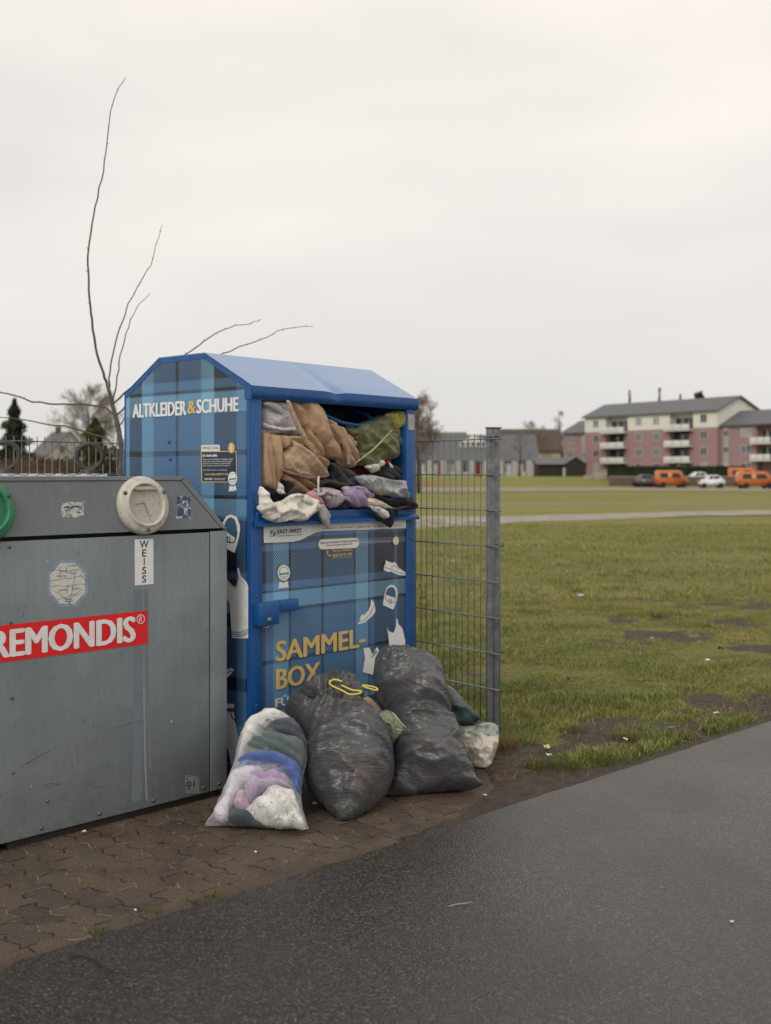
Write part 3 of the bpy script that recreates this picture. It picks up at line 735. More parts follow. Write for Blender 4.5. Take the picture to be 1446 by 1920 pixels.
m = MB(); m.box(L0, -1.18, .02, 1.38, .0, .0345); m.box(-1.10, -.03, .02, 1.38, 0, .0345)
m.build('base_skid', simple('dark_base_steel', (.028,.022,.018), .85, var=.4, scale=25), gc)  # near-black brown base colour below the panels
# ports
def port_mat(name, c1, c2, dirt):
    t = NT(name); c = t.coord(); n = t.noise(c, 26, 8, .75, .6); n2 = t.noise(t.mapp(c, (3,1,1)), 12, 4, .7)
    col = t.mix(t.rng(n, .35, .7), c1, c2); col = t.mix(t.rng(t.noise(c, 60, 6, .8, 1), .54, .66, 0, .8), col, dirt)
    col = t.mix(t.rng(n2, .55, .75, 0, .5), col, dirt)
    return t.pbr(color=col, rough=.55, normal=t.bump(n, .2, .004))
whp = port_mat('stained_white_plastic', (.52,.49,.42), (.60,.57,.50), (.20,.17,.13))
flapm = port_mat('grimy_rubber_flap', (.40,.38,.32), (.47,.44,.38), (.13,.11,.09))
grp = port_mat('green_plastic', (.03,.20,.09), (.05,.26,.13), (.02,.07,.04)); grf = port_mat('green_flap', (.015,.13,.08), (.02,.17,.1), (.01,.05,.03))
def port(px, py, m1, m2, rad=.131):
    a, s = upx(px, py); c = o_+Vector((a,0,0))+e_*s+n_*.004
    tlt = math.atan2(.25,.045); ey = Vector((0, math.cos(tlt), math.sin(tlt))); en = Vector((0, -math.sin(tlt), math.cos(tlt)))
    M = Matrix(((1, ey.x, en.x, c.x),(0, ey.y, en.y, c.y),(0, ey.z, en.z, c.z),(0,0,0,1)))
    m = MB(); m.lathe([(rad,-.012),(rad,.012),(rad*.97,.02),(rad*.86,.027),(rad*.80,.028),(rad*.76,.040),(rad*.71,.041),(rad*.67,.030),(rad*.66,.006)], 56, M)
    ring = m.build('port_ring', m1, gc)
    m = MB(); P = []
    for i in range(56):
        q_ = 2*math.pi*i/56; x = rad*.665*math.cos(q_); y = min(rad*.665*math.sin(q_), rad*.54); P.append((x, y))
    for i, (x, y) in enumerate(P): pass
    m.add([tuple(M @ Vector((x, y, .022+.004*math.sin(9*x)))) for x, y in P]+[tuple(M @ Vector((0,0,.016)))], [(i, (i+1)%56, 56) for i in range(56)], True)
    m.box(-rad*.4, rad*.4, rad*.5, rad*.62, .02, .036, M)
    fl = m.build('port_flap', m2, ring)
    for q_ in (R(28), R(152), R(270)):
        m = MB(); m.lathe([(.009,.026),(.009,.032),(.005,.034)], 8, M @ Matrix.Translation((rad*.87*math.cos(q_), rad*.87*math.sin(q_), 0)))
        m.build('screw', bolt_m, ring)
    m = MB()
    for st in (stroke([(-.045,.002),(-.005,.006),(.0,-.005),(.012,-.05)], .003),):
        for p in st: m.add([tuple(M @ Vector((x, y, .0245))) for x, y in p], [(0,1,2,3)])
    m.build('flap_slit', black_vinyl, ring)
port(266, 948, whp, flapm); port(-33, 957, grp, grf)
# stickers on the bottle bank
def gdec(name, poly, mat, fn=gfn, px=gpx, lift=.0006, parent=None): return decal(name, poly, mat, fn, px, lift, parent or gc)
Z4 = lambda x, y: (x/3.143, 860+y/3.143)
g4 = lambda x, y: gpx(*Z4(x, y)); u4 = lambda x, y: upx(*Z4(x, y))
red = simple('red_sign_vinyl', (.74,.010,.014), .4, var=.06)
(xr, zt), (_, zb) = gpx(276,1144.5), gpx(276,1207)
xl = gpx(-70,1200)[0]
MB().box(xl, xr, -.0042, -.0024, zb, zt).build('name_sign', red, gc)
x0, z0 = gpx(-17,1237.5); x1, _ = gpx(251,1204); zt2 = gpx(251,1155.5)[1]
lettering('lettering', 'REMONDIS', x0, x1, z0+.004, zt2, gfn, white_vinyl, gc, .022, 1.0, .0025)
ro = [(826+22*math.cos(a), 945+26*math.sin(a)) for a in np.linspace(0, 2*math.pi, 20)]
multi('registered_mark', stroke(ro, 4.5)+stroke([(819,960),(819,932),(829,932),(832,939),(828,946),(819,946)], 4)+stroke([(825,946),(832,960)], 4), white_vinyl, gfn, g4, .0025, gc)
gdec('colour_label', [(791,477),(901,472),(903,738),(792,747)], white_vinyl, gfn, g4, .0008)
for i, ch in enumerate('WEISS'):
    y = 527+i*51.0; w = {'W': 52, 'E': 24, 'I': 6, 'S': 25}[ch]; c = 847
    txt('lettering', ch, (c-w/2, y), (c+w/2, y-1), 43, gfn, g4, black_vinyl, gc, .012, .0015)
oc = lambda k: [(396+130*k*math.cos(R(22.5+45*i)), 735+150*k*math.sin(R(22.5+45*i))) for i in range(8)]
os_ = gdec('map_sticker', oc(1.0), simple('blue_grey_vinyl', (.26,.33,.42), .4, var=.2, scale=60), gfn, g4, .0006)
gdec('map_face', oc(.86), simple('map_paper', (.60,.60,.55), .5, var=.1, scale=30), gfn, g4, .0011, os_)
random.seed(3); st = []
for (a, b) in (((290,720),(505,690)),((290,755),(505,740)),((300,660),(470,650)),((350,640),(352,700)),((385,625),(387,668)),((350,665),(420,668)),((320,780),(420,860)),((440,690),(410,850)),((480,770),(420,812)),((395,740),(395,800)),((335,830),(480,790)),((470,680),(505,720))):
    n = 5; st += stroke([(a[0]+(b[0]-a[0])*i/n+random.uniform(-5,5), a[1]+(b[1]-a[1])*i/n+random.uniform(-6,6)) for i in range(n+1)], 2.2)
multi('map_lines', st, black_vinyl, gfn, g4, .0015, os_)
for b, x, y, w in (('Buschplatz',400,638,48),('Gildenweg',332,700,55),('Ziegler',412,682,38),('Kurweide',345,780,45),('Stadtgut',425,775,45),('Rathaus',382,834,38),('Postplatz',382,850,46)):
    txt('lettering', b, (x,y), (x+w,y-1), 13, gfn, g4, black_vinyl, os_, 0, .0016)
random.seed(9)
def torn(x0, y0, x1, y1, n=7, j=6):
    P = []
    for a, b in (((x0,y0),(x1,y0)),((x1,y0),(x1,y1)),((x1,y1),(x0,y1)),((x0,y1),(x0,y0))):
        for i in range(n): P.append((a[0]+(b[0]-a[0])*i/n+random.uniform(-j,j), a[1]+(b[1]-a[1])*i/n+random.uniform(-j,j)))
    return P
def torn_mat(name, c1, c2, sc, thr):
    t = NT(name); c = t.coord(); n = t.noise(c, sc, 6, .7, 1.5)
    return t.pbr(color=t.mix(t.math('GREATER_THAN', n, thr), c1, c2), rough=.6)
gdec('torn_sticker', [(x, y-(x-357)*.06) for x, y in torn(357,262,492,348)], torn_mat('torn_paper', (.50,.49,.45), (.14,.16,.17), 38, .52), ufn, u4, .0006)
multi('torn_sticker_print', stroke([(375,290),(400,283),(415,292),(440,280),(470,286)], 9)+stroke([(380,308),(410,300)], 6), black_vinyl, ufn, u4, .0011, gc)
gdec('torn_sticker', torn(1042,224,1120,352), torn_mat('torn_photo_print', (.03,.06,.11), (.48,.50,.50), 30, .52), ufn, u4, .0006)
s9 = gdec('number_plate', torn(1088/3.143,1454,1173/3.143,1487,5,.7), torn_mat('faded_paper', (.27,.28,.26), (.16,.17,.165), 60, .5), gfn, gpx, .0006)
txt('lettering', '91', (349,1482), (364,1480), 16, gfn, gpx, black_vinyl, s9, .0, .0012)
# scratches and the residue under the colour label
g5 = lambda x, y: gpx(x/3.143, 1260+y/3.143)
scm = simple('scratch_dark', (.05,.055,.06), .5)
for P_, w_ in (([(120,558),(200,510),(300,460)],2.4),([(150,545),(230,500)],2),([(250,672),(300,655),(360,662)],2.5),([(255,682),(310,668),(350,664)],2),([(550,685),(580,672),(628,680)],2.4),([(690,330),(760,305),(850,285)],3),([(340,745),(450,765)],1.6),([(415,510),(440,610)],1.4),([(1165,175),(1190,171)],2),([(580,320),(650,296)],1.5)):
    multi('scratch', stroke(P_, w_), scm, gfn, g5, .0004, gc)
stain = simple('adhesive_stain', (.165,.19,.215), .5, var=.1, scale=12); pale_st = simple('pale_streak', (.27,.30,.31), .5, var=.1, scale=12)
gdec('drip_stain', [(787,775),(835,770),(838,1400),(834,1900),(830,2010),(815,2020),(772,2030),(778,1850),(786,1500)], stain, gfn, g4, .0004)
gdec('drip_stain', [(848,768),(872,768),(875,1300),(882,1560),(890,1830),(876,1838),(866,1500),(856,1300)], stain, gfn, g4, .0004)
gdec('drip_streak', [(842,1350),(850,1350),(856,1700),(866,2010),(858,2015),(846,1700)], pale_st, gfn, g4, .0004)
# lifting rings on the lid
ringm = simple('dark_cast_iron', (.05,.047,.042), .5, .5, var=.3, scale=60)
for px in (168, 10):
    y = .62; l = gL(hit(px, 857, GC+gv*y, gv)); c = Vector((l.x, y, 1.515))
    par = MB().lathe([(.055,0),(.055,.012),(.045,.02),(.048,.028),(.035,.034)], 16, Matrix.Translation(c)).build('lifting_mount', ringm, gc)
    pts = [c+Vector((.062*math.cos(a)*.8, .062*math.cos(a)*-.6, .094+.062*math.sin(a))) for a in np.linspace(R(-90), R(270), 25)]
    MB().tube(pts, .0115, 10, cap=False).build('lifting_ring', ringm, par)
m = MB(); m.box(-2.4, -.40, .40, 1.085, 1.513, 1.5245); lidp = m.build('lid_plate', white_vinyl, gc)
random.seed(5); st = []
for i in range(14):
    x = -2.2+i*.13
    st += stroke([(x+k*.02, 1.5165+.0035*(1+math.sin(k*1.9+i))) for k in range(6)], .003)
m = MB()
for p in st: m.add([(a, .3992, b) for a, b in p], [(0,1,2,3)])
m.build('graffiti', black_vinyl, lidp)
# ------------------------------------------------------------------ clothes in the hatch
Z2 = lambda x, y: (460+x/4.253, 740+y/4.253)
up = Vector((0,0,1)); fr = -bv
GR_C = 'clothes spilling out of the clothes bank'
def garment(name, pts, y, T, mat, label, cat, step=.0085, folds=(), Tb=None, seed=0, crum=.003, expo=.34, group=GR_C, lean=0, kind='soft', **kw):
    n = (fr+Vector((0,0,lean))).normalized(); o = A+bu*.62+bv*y+Vector((0,0,1.5))
    ex = bu; ey = n.cross(ex)*-1
    if ey.z < 0: ey = -ey
    sim = None; T *= .8
    folds = tuple((a_, f_*(1 if f_ < 30 else .8), m_*(1.0 if m_ > .01 else .8)*(-1 if kind == 'crisp' else 1)*(.3 if i_ and kind == 'soft' else 1), w_) for i_, (a_, f_, m_, w_) in enumerate(folds))
    ob = inflate(name, [Z2(*p) for p in pts], o, ex, ey, n, T, T*.6 if Tb is None else Tb, mat, step, folds, .7, expo, seed, crum=crum, uneven=.10, sim=sim, **kw)
    return tag(ob, label, cat, group)
brown = cloth('brown_wool', (.46,.30,.185), 200, .12); brown2 = cloth('light_brown_wool', (.52,.37,.245), 200, .14)
lace = cloth('white_lace_fabric', (.74,.70,.73), 220, .08, pattern=((.60,.56,.60), 60, .58))
cream = cloth('cream_cotton', (.80,.76,.68), 300, .06, fold=.6); lilac = cloth('lilac_jersey', (.40,.30,.46), 250)
flor = cloth('floral_blouse_fabric', (.52,.47,.47), 250, pattern=((.38,.20,.32), 34, .54)); pink = cloth('pink_knit', (.62,.30,.31), 180)
dgrey = cloth('dark_grey_jersey', (.060,.060,.060), 200, .3); blk = cloth('black_cotton', (.013,.013,.016), 220, .3)
bluec = cloth('faded_blue_cotton', (.085,.11,.22), 220); maroon = cloth('maroon_velvet', (.08,.014,.024), 120)
redc = cloth('red_knit', (.45,.03,.02), 120); ccl = cloth('pale_cream_jersey', (.78,.68,.50), 200, .06)
spots = cloth('white_print_fabric', (.75,.74,.75), 200, pattern=((.08,.08,.10), 75, .60)); beige = cloth('grey_beige_lace', (.50,.46,.44), 160, pattern=((.32,.29,.28), 70, .55))
garment('tablecloth', [(112,45),(215,48),(300,52),(335,90),(362,150),(400,230),(445,312),(400,332),(250,320),(112,314)], .09, .085, lace, 'white lace tablecloth folded in the top left corner of the open hatch', 'tablecloth', folds=((70,28,0.015,.5),(20,18,0.013,.6)), seed=1)
garment('wool_blanket', [(330,52),(400,52),(490,56),(590,105),(640,190),(690,290),(715,400),(712,470),(700,522),(640,515),(560,495),(505,455),(470,370),(430,290),(370,150)], .05, .10, brown, 'brown wool blanket hanging in wide folds from the top of the hatch', 'blanket', folds=((28,16,0.035,.5),(60,28,0.009,.4)), seed=2)
garment('wool_coat', [(645,185),(720,230),(800,300),(862,390),(868,460),(874,560),(850,568),(820,588),(770,588),(745,570),(715,530),(700,520),(712,400),(690,300)], .06, .07, brown2, 'lighter brown coat flap below the blue loop handle', 'coat', folds=((25,19,0.030,.4),), seed=3)
garment('wool_trousers', [(112,312),(230,318),(330,328),(345,395),(290,430),(268,480),(268,600),(250,700),(230,768),(170,745),(112,700)], .035, .06, brown, 'brown cloth leg hanging down beside the left post of the hatch', 'trousers', folds=((10,18,0.022,.5),), seed=4)
garment('wool_jacket', [(335,332),(450,330),(500,400),(540,470),(622,525),(645,655),(560,664),(500,664),(400,642),(330,612),(270,590),(268,500),(320,430),(350,405)], .02, .075, brown2, 'tan jacket with a square hem lying across the middle of the brown heap', 'jacket', folds=((50,20,0.027,.5),(120,12,0.015,.3)), seed=5)
garment('wool_scarf', [(268,590),(400,640),(560,662),(556,740),(530,790),(480,815),(400,790),(320,800),(262,760),(240,700)], .07, .07, brown, 'brown scarf bunched under the tan jacket', 'scarf', folds=((65,25,0.027,.6),), seed=6)
garment('dark_shirt', [(120,700),(180,735),(240,765),(300,790),(352,830),(300,850),(220,862),(160,840),(118,790)], .045, .05, blk, 'black shirt crumpled behind the cream sheet at the left', 'shirt', folds=((80,22,0.015,.5),), seed=7)
garment('sports_sock', [(262,685),(290,720),(312,780),(305,802),(262,795),(244,775),(250,730)], .01, .03, spots, 'white and navy sock poking out under the brown scarf', 'sock', .008, folds=((80,38,0.007,.3),), seed=8)
garment('beanie', [(285,680),(340,685),(385,715),(360,750),(325,790),(300,775),(300,730)], .025, .04, blk, 'small black beanie beside the white sock', 'beanie', .008, seed=8.5)
garment('cream_sheet', [(112,740),(140,738),(165,775),(172,840),(215,862),(290,840),(350,800),(420,785),(500,800),(560,840),(606,888),(585,925),(520,955),(480,990),(430,1012),(350,1008),(260,1022),(190,1010),(150,975),(112,915)], -.052, .05, cream, 'crumpled cream sheet hanging over the left end of the sill', 'sheet', .008, folds=((35,21,0.018,.9),(110,26,0.015,.9),(75,41,0.007,.6)), Tb=.02, seed=9, crum=.014, kind='crisp')
garment('pink_jersey', [(492,778),(540,765),(580,800),(615,865),(590,880),(540,850),(500,810)], -.035, .03, pink, 'pink jersey lying between the cream sheet and the floral blouse', 'jersey', .008, folds=((50,38,0.013,.5),), seed=10)
garment('lace_stocking', [(585,880),(618,862),(650,915),(672,960),(678,1062),(655,1068),(625,1030),(590,985),(580,930)], -.055, .022, beige, 'grey beige lace stocking dangling over the edge of the sill', 'stocking', .007, folds=((15,32,0.010,.5),), seed=11, Tb=.012)
garment('white_strap', [(577,655),(592,655),(590,735),(592,815),(580,815),(576,735)], -.045, .006, cream, 'thin white strap hanging down from the tan jacket', 'strap', .006, Tb=.004, seed=12, crum=0)
garment('floral_blouse', [(540,752),(600,738),(680,745),(745,780),(788,835),(740,860),(705,905),(650,905),(615,862),(580,810),(550,790)], -.01, .06, flor, 'pink and grey floral blouse bunched in the middle of the sill', 'blouse', .008, folds=((20,28,0.018,.7),(80,20,0.015,.6)), seed=13)
garment('lilac_shirt', [(778,785),(820,745),(880,728),(925,732),(965,765),(995,805),(960,870),(920,900),(850,895),(790,850)], -.015, .065, lilac, 'lilac shirt in soft folds right of the floral blouse', 'shirt', .008, folds=((40,28,0.020,.6),), seed=14)
garment('navy_sock', [(695,905),(745,855),(780,838),(832,850),(825,902)], -.02, .03, blk, 'small black sock on the sill below the lilac shirt', 'sock', .008, folds=((70,38,0.010,.5),), seed=15)
garment('grey_hoodie', [(618,520),(690,545),(740,575),(800,585),(850,620),(862,680),(800,735),(740,752),(640,738),(575,720),(565,665),(645,655),(640,600)], .06, .08, dgrey, 'dark grey hoodie wedged under the brown coat', 'hoodie', .010, folds=((55,22,0.025,.7),(10,18,0.013,.5)), seed=16)
garment('blue_shirt', [(788,690),(830,640),(870,650),(922,695),(900,720),(830,728),(795,715)], .02, .04, bluec, 'small faded blue shirt above the lilac shirt', 'shirt', .008, folds=((60,32,0.013,.5),), seed=17)
garment('grey_vest', [(760,742),(800,722),(850,735),(830,765),(780,785)], .0, .03, beige, 'pale grey vest between the floral blouse and the blue shirt', 'vest', .008, seed=17.5, folds=((60,32,0.010,.5),))
garment('maroon_pullover', [(838,578),(900,575),(960,585),(1045,620),(1035,660),(960,655),(870,650)], .12, .05, maroon, 'maroon pullover deep in the hatch under the olive bag', 'pullover', .010, folds=((75,22,0.013,.5),), seed=18)
garment('cream_towel', [(948,575),(1000,545),(1070,512),(1086,555),(1060,590),(1012,628),(975,600)], .04, .04, cream, 'small cream towel tucked beneath the olive bag', 'towel', .008, folds=((35,28,0.013,.5),), seed=19)
garment('red_glove', [(1085,520),(1115,505),(1145,515),(1146,548),(1095,556)], .06, .03, redc, 'bright red glove behind the cream towel', 'glove', .008, folds=((10,38,0.010,.5),), seed=20)
garment('black_jumper', [(1045,640),(1075,585),(1140,552),(1190,580),(1222,630),(1226,690),(1130,685),(1070,668)], .08, .07, dgrey, 'charcoal jumper at the right end of the hatch behind the clear bag', 'jumper', .010, folds=((65,20,0.015,.6),), seed=21)
garment('white_label', [(1142,540),(1162,548),(1186,585),(1160,578)], .012, .006, cream, 'white slip sticking up on the charcoal jumper', 'slip', .007, Tb=.004, seed=22, crum=0)
garment('black_trousers', [(925,735),(970,745),(1040,790),(1130,825),(1220,815),(1270,765),(1310,800),(1345,835),(1358,860),(1342,915),(1260,915),(1170,890),(1080,850),(1000,805)], -.03, .05, blk, 'black trousers with a button hanging over the right end of the sill', 'trousers', .009, folds=((85,25,0.015,.6),), seed=23, Tb=.02)
garment('cream_cardigan', [(935,892),(970,812),(1040,830),(1110,860),(1170,895),(1222,912),(1200,925),(1130,908),(1040,890)], -.04, .03, ccl, 'pale cream cardigan sleeve in front of the black trousers', 'cardigan', .008, folds=((70,30,0.013,.4),), seed=24, Tb=.02)
garment('printed_scarf', [(978,888),(1020,885),(1080,900),(1140,932),(1143,975),(1110,992),(1080,978),(1030,930)], -.06, .024, spots, 'white scarf with a black print hanging below the cream cardigan', 'scarf', .007, folds=((50,38,0.010,.5),), seed=25, Tb=.01)
garment('black_skirt', [(985,908),(1050,950),(1100,990),(1145,975),(1150,915),(1225,918),(1195,990),(1160,1062),(1125,1045),(1050,990),(1010,950)], -.05, .016, blk, 'black skirt hanging in a point below the printed scarf', 'skirt', .008, folds=((20,28,0.010,.4),), seed=26, Tb=.01)
seam = cloth('dark_brown_wool', (.26,.165,.10), 180, .15); stripe = cloth('striped_shirt_fabric', (.55,.50,.50), 200, pattern=((.20,.18,.26), 50, .5)); olv = cloth('olive_cotton', (.10,.10,.06), 200)
garment('brown_sleeve', [(440,300),(500,330),(560,420),(620,515),(600,530),(540,480),(480,400)], -.005, .028, seam, 'dark brown sleeve in the fold between the wool blanket and the tan jacket', 'sleeve', .008, folds=((35,24,.010,.4),), seed=51)
garment('blanket_hem', [(326,50),(356,50),(392,140),(440,240),(520,400),(600,500),(580,505),(500,420),(420,290),(370,180)], -.03, .016, brown2, 'narrow turned-back hem along the left edge of the brown wool blanket', 'hem', .007, folds=((30,30,.004,.4),), seed=52)
garment('coat_lapel', [(700,235),(740,262),(800,350),(840,450),(835,560),(815,560),(800,470),(760,370),(715,290)], -.012, .018, brown, 'narrow lapel folded over the lighter brown coat flap', 'lapel', .007, folds=((20,30,.005,.4),), seed=53)
garment('jacket_hem', [(268,586),(330,600),(420,630),(520,655),(640,645),(645,660),(560,672),(500,673),(400,652),(310,622)], -.03, .012, seam, 'dark stitched hem at the lower edge of the tan jacket', 'hem', .007, folds=((100,30,.003,.4),), seed=54)
garment('lace_edge', [(140,225),(200,240),(300,262),(400,255),(420,285),(300,292),(200,272),(140,258)], .02, .014, lace, 'gathered lace edge across the folded white tablecloth', 'lace', .007, folds=((88,40,.006,.4),), seed=55)
garment('lace_fold', [(150,55),(230,60),(300,110),(350,180),(330,190),(270,140),(200,100),(142,80)], .02, .02, lace, 'bunched upper fold of white lace at the left post', 'lace', .007, folds=((40,40,.008,.4),), seed=56)
garment('striped_shirt', [(560,790),(640,770),(720,790),(735,812),(650,800),(580,815)], -.055, .018, stripe, 'striped shirt rolled up over the floral blouse', 'shirt', .007, folds=((80,40,.006,.4),), seed=57)
garment('lilac_cuff', [(880,735),(920,728),(985,790),(965,812),(915,770)], -.055, .016, lilac, 'lilac cuff turned over the right side of the lilac shirt', 'cuff', .007, folds=((50,36,.005,.4),), seed=58)
garment('hood', [(640,530),(700,560),(720,620),(690,670),(650,650),(680,610),(660,570)], .0, .022, blk, 'black hood opening of the dark grey hoodie', 'hood', .007, folds=((20,30,.006,.4),), seed=59)
garment('grey_sleeve', [(590,690),(660,670),(760,700),(850,690),(845,715),(760,730),(660,705),(600,725)], .0, .022, dgrey, 'grey sleeve stretched across the bottom of the dark hoodie', 'sleeve', .007, folds=((80,30,.006,.4),), seed=60)
garment('black_belt', [(1150,905),(1230,895),(1310,880),(1350,870),(1352,885),(1300,900),(1220,918),(1150,920)], -.055, .010, dgrey, 'black belt along the waist of the hanging black trousers', 'belt', .007, folds=((85,30,.002,.4),), seed=61)
garment('sheet_corner', [(470,800),(540,840),(606,888),(580,915),(520,880),(460,850)], -.075, .014, cream, 'stiff turned corner of the crumpled cream sheet', 'sheet', .007, folds=((35,30,.008,.4),), seed=62, kind='crisp')
for ch_, pa_ in (('blanket_hem','wool_blanket'),('coat_lapel','wool_coat'),('jacket_hem','wool_jacket'),('brown_sleeve','wool_jacket'),('lace_edge','tablecloth'),('lace_fold','tablecloth'),('lilac_cuff','lilac_shirt'),('hood','grey_hoodie'),('grey_sleeve','grey_hoodie'),('sheet_corner','cream_sheet'),('black_belt','black_trousers')):
    a_, b_ = bpy.data.objects[ch_], bpy.data.objects[pa_]; l_ = a_.location.copy(); a_.parent = b_; a_.location = l_-b_.location
    for k_ in ('category', 'group', 'label'):
        if k_ in a_: del a_[k_]
# small button
p = hit(*Z2(1176,872), A-bv*.09, bv); 
oliv = film('olive_film', (.26,.27,.13), .55, .2, 15, .9, (1,1,.8)); yel = film('yellow_film', (.50,.46,.10), .3, .25, 30, .9)
ins = cloth('olive_grey_padding', (.12,.125,.075), 60, .35)
ob = garment('olive_bag', [(775,290),(800,250),(900,225),(1000,190),(1060,165),(1115,165),(1150,215),(1185,275),(1225,315),(1218,420),(1170,500),(1090,530),(960,570),(878,566),(868,500),(870,420),(830,345)], .09, .12, oliv, 'olive translucent sack with a yellow knot wedged in the top right of the hatch', 'bag', .009, folds=((40,16,.020,.4),(110,30,.008,.4)), seed=30, group='x', kind='crisp', crum=.008)
del ob['group']
k = garment('knot', [(1112,160),(1150,140),(1200,128),(1298,135),(1300,200),(1288,278),(1230,262),(1190,292),(1160,262),(1140,215)], .05, .05, yel, None, None, .008, folds=((20,38,0.018,.5),), seed=31, group=None, kind='crisp', crum=.008)
kl = k.location.copy(); k.parent = ob; k.location = kl-ob.location
k = garment('filling', [(850,320),(920,280),(1020,260),(1120,260),(1190,330),(1200,420),(1150,490),(1060,520),(950,555),(885,550),(878,470),(875,400)], .12, .075, ins, None, None, .012, folds=((55,15,0.025,.4),), seed=32, group=None)
kl = k.location.copy(); k.parent = ob; k.location = kl-ob.location
k = garment('drawstring', [(880,538),(1020,430),(1162,285),(1170,292),(1030,442),(890,545)], -.045, .004, simple('pale_tape', (.42,.42,.2), .5), None, None, .006, seed=33, group=None, Tb=.003, crum=0)
kl = k.location.copy(); k.parent = ob; k.location = kl-ob.location
clearf = film('clear_film', (.78,.80,.80), .80, .14, 30, 1.0)
ob = garment('clear_bag', [(870,652),(930,640),(1000,642),(1060,655),(1110,665),(1200,682),(1240,680),(1268,692),(1255,740),(1272,790),(1280,832),(1230,835),(1180,820),(1130,800),(1070,808),(1020,790),(960,755),(905,700)], -.03, .055, clearf, 'crumpled clear plastic bag lying on the black trousers', 'bag', .008, folds=((50,30,0.018,.9),(110,38,0.010,.8)), seed=34, group='x', crum=.010, kind='crisp')
del ob['group']
garment('brown_pouch', [(1010,745),(1060,725),(1110,740),(1128,780),(1100,810),(1040,800)], -.02, .04, cloth('orange_brown_cloth', (.42,.22,.14), 120), 'orange brown pouch inside the clear plastic bag', 'pouch', .008, folds=((60,38,0.010,.5),), seed=35)
# ------------------------------------------------------------------ sacks on the paving
def plane_yz(Yb, zb, Yt, zt, xc=0.0, yaw=0.0):
    ey = Vector((0, Yt-Yb, zt-zb)).normalized(); ex = Vector((1,0,0)); n = ex.cross(ey)
    if n.y > 0: n = -n
    o = Vector((xc, Yb, zb))
    if yaw:
        M = Matrix.Rotation(yaw, 3, 'Z'); ex = M @ ex; ey = M @ ey; n = M @ n
    return o, ex, ey, n
def sack(name, pts, pl, Tf, Tb, mat, label=None, cat='bag', step=.012, seed=0, folds=(), radial=None, parent=None, crum=.012, expo=.5, uneven=.15, group=None, dents=(), sim=None, soft=False):
    o, ex, ey, n = pl
    if not soft: folds = tuple((a_, f_, -m_, w_) for a_, f_, m_, w_ in folds)
    rad = None
    if radial:
        rad = []
        for (px, py, nn, am, fo) in radial:
            w = hit(px, py, o, n)-o; rad.append((w.dot(ex), w.dot(ey), nn, am, fo))
    ob = inflate(name, pts, o, ex, ey, n, Tf, Tb, mat, step, folds, .75, expo, seed, parent=parent, radial=rad, ground=.003, crum=crum, uneven=uneven, dents=dents, sim=sim)
    return tag(ob, label, cat if label else None, group)
bb1 = blackbag('black_polythene', (.066,.068,.072), (.17,.14,.12), .26, 0); bb2 = blackbag('charcoal_polythene', (.072,.074,.078), (.16,.14,.14), .22, 3.3)
Z6 = lambda x, y: (370+x/2.41, 1190+y/2.41)
zz = lambda P: [Z6(*p) for p in P]
# drawstring sack
pl2 = plane_yz(4.92, -.005, 5.58, .50, -.15)
low = lambda P, a, y0, y1: [(x, y+a*min(1, max(0, (y1-y)/(y1-y0)))) for x, y in P]
s2 = sack('rubbish_bag', zz(low([(x, y) for x, y in [(400,300),(430,262),(480,225),(530,200),(570,172),(640,170),(700,172),(748,200),(745,250),(700,285),(760,320),(830,400),(875,490),(892,590),(870,680),(800,750),(720,825),(690,852),(668,860),(646,856),(618,818),(540,740),(490,665),(480,590),(500,500),(460,430),(425,390),(395,340)]], 62, 180, 420)), pl2, .25, .15, bb1,
    'black rubbish sack tied with a yellow drawstring and its corner towards the road', 'bag', .0078, 40, folds=((75,23,.016,.8),(100,48,.006,.8)), radial=[(636,1316,30,.045,.13),(636,1316,17,.035,.12),(645,1540,11,.028,.11)], crum=.005, uneven=.2, dents=[(636,1318,.16,.035,.16),(600,1285,.28,.05,.07)])
pl2b = plane_yz(4.92-.15, .10, 5.58-.15, .605, -.15)
k = sack('knot', zz(low([(470,222),(520,195),(575,170),(650,168),(710,178),(750,205),(755,245),(720,275),(680,290),(640,300),(590,285),(520,270),(480,250)], 26, 180, 420)), pl2b, .085, .05, bb1, seed=41, step=.007, folds=((15,36,.016,.9),(60,50,.009,.9)), radial=[(640,1308,22,.03,.12)], crum=.008)
kl = k.location.copy(); k.parent = s2; k.location = kl-s2.location
yt = simple('yellow_tape', (.66,.56,.07), .4)
def tape(P, w=.006):
    m = MB(); pts = [hit(*Z6(*p), pl2b[0]+pl2b[3]*(.098+.004*math.sin(i*2)+.018), pl2b[3]) for i, p in enumerate(P)]
    d = s2.location; pts = [p-d for p in pts]; out = []
    for i in range(len(pts)-1):
        p0, p1, p2, p3 = pts[max(0,i-1)], pts[i], pts[i+1], pts[min(len(pts)-1,i+2)]
        for k in range(4):
            t_ = k/4; out.append(.5*((2*p1)+(p2-p0)*t_+(2*p0-5*p1+4*p2-p3)*t_*t_+(3*p1-p0-3*p2+p3)*t_**3))
    return out+[pts[-1]]
m = MB()
for P in ([(655,212),(620,203),(598,215),(610,232),(650,250),(690,270),(735,265),(738,255),(700,250),(650,228)], [(745,232),(775,243),(812,252),(808,240),(775,232),(748,228)]):
    m.tube(tape(P), .0042, 6)
m.build('drawstring', yt, s2)
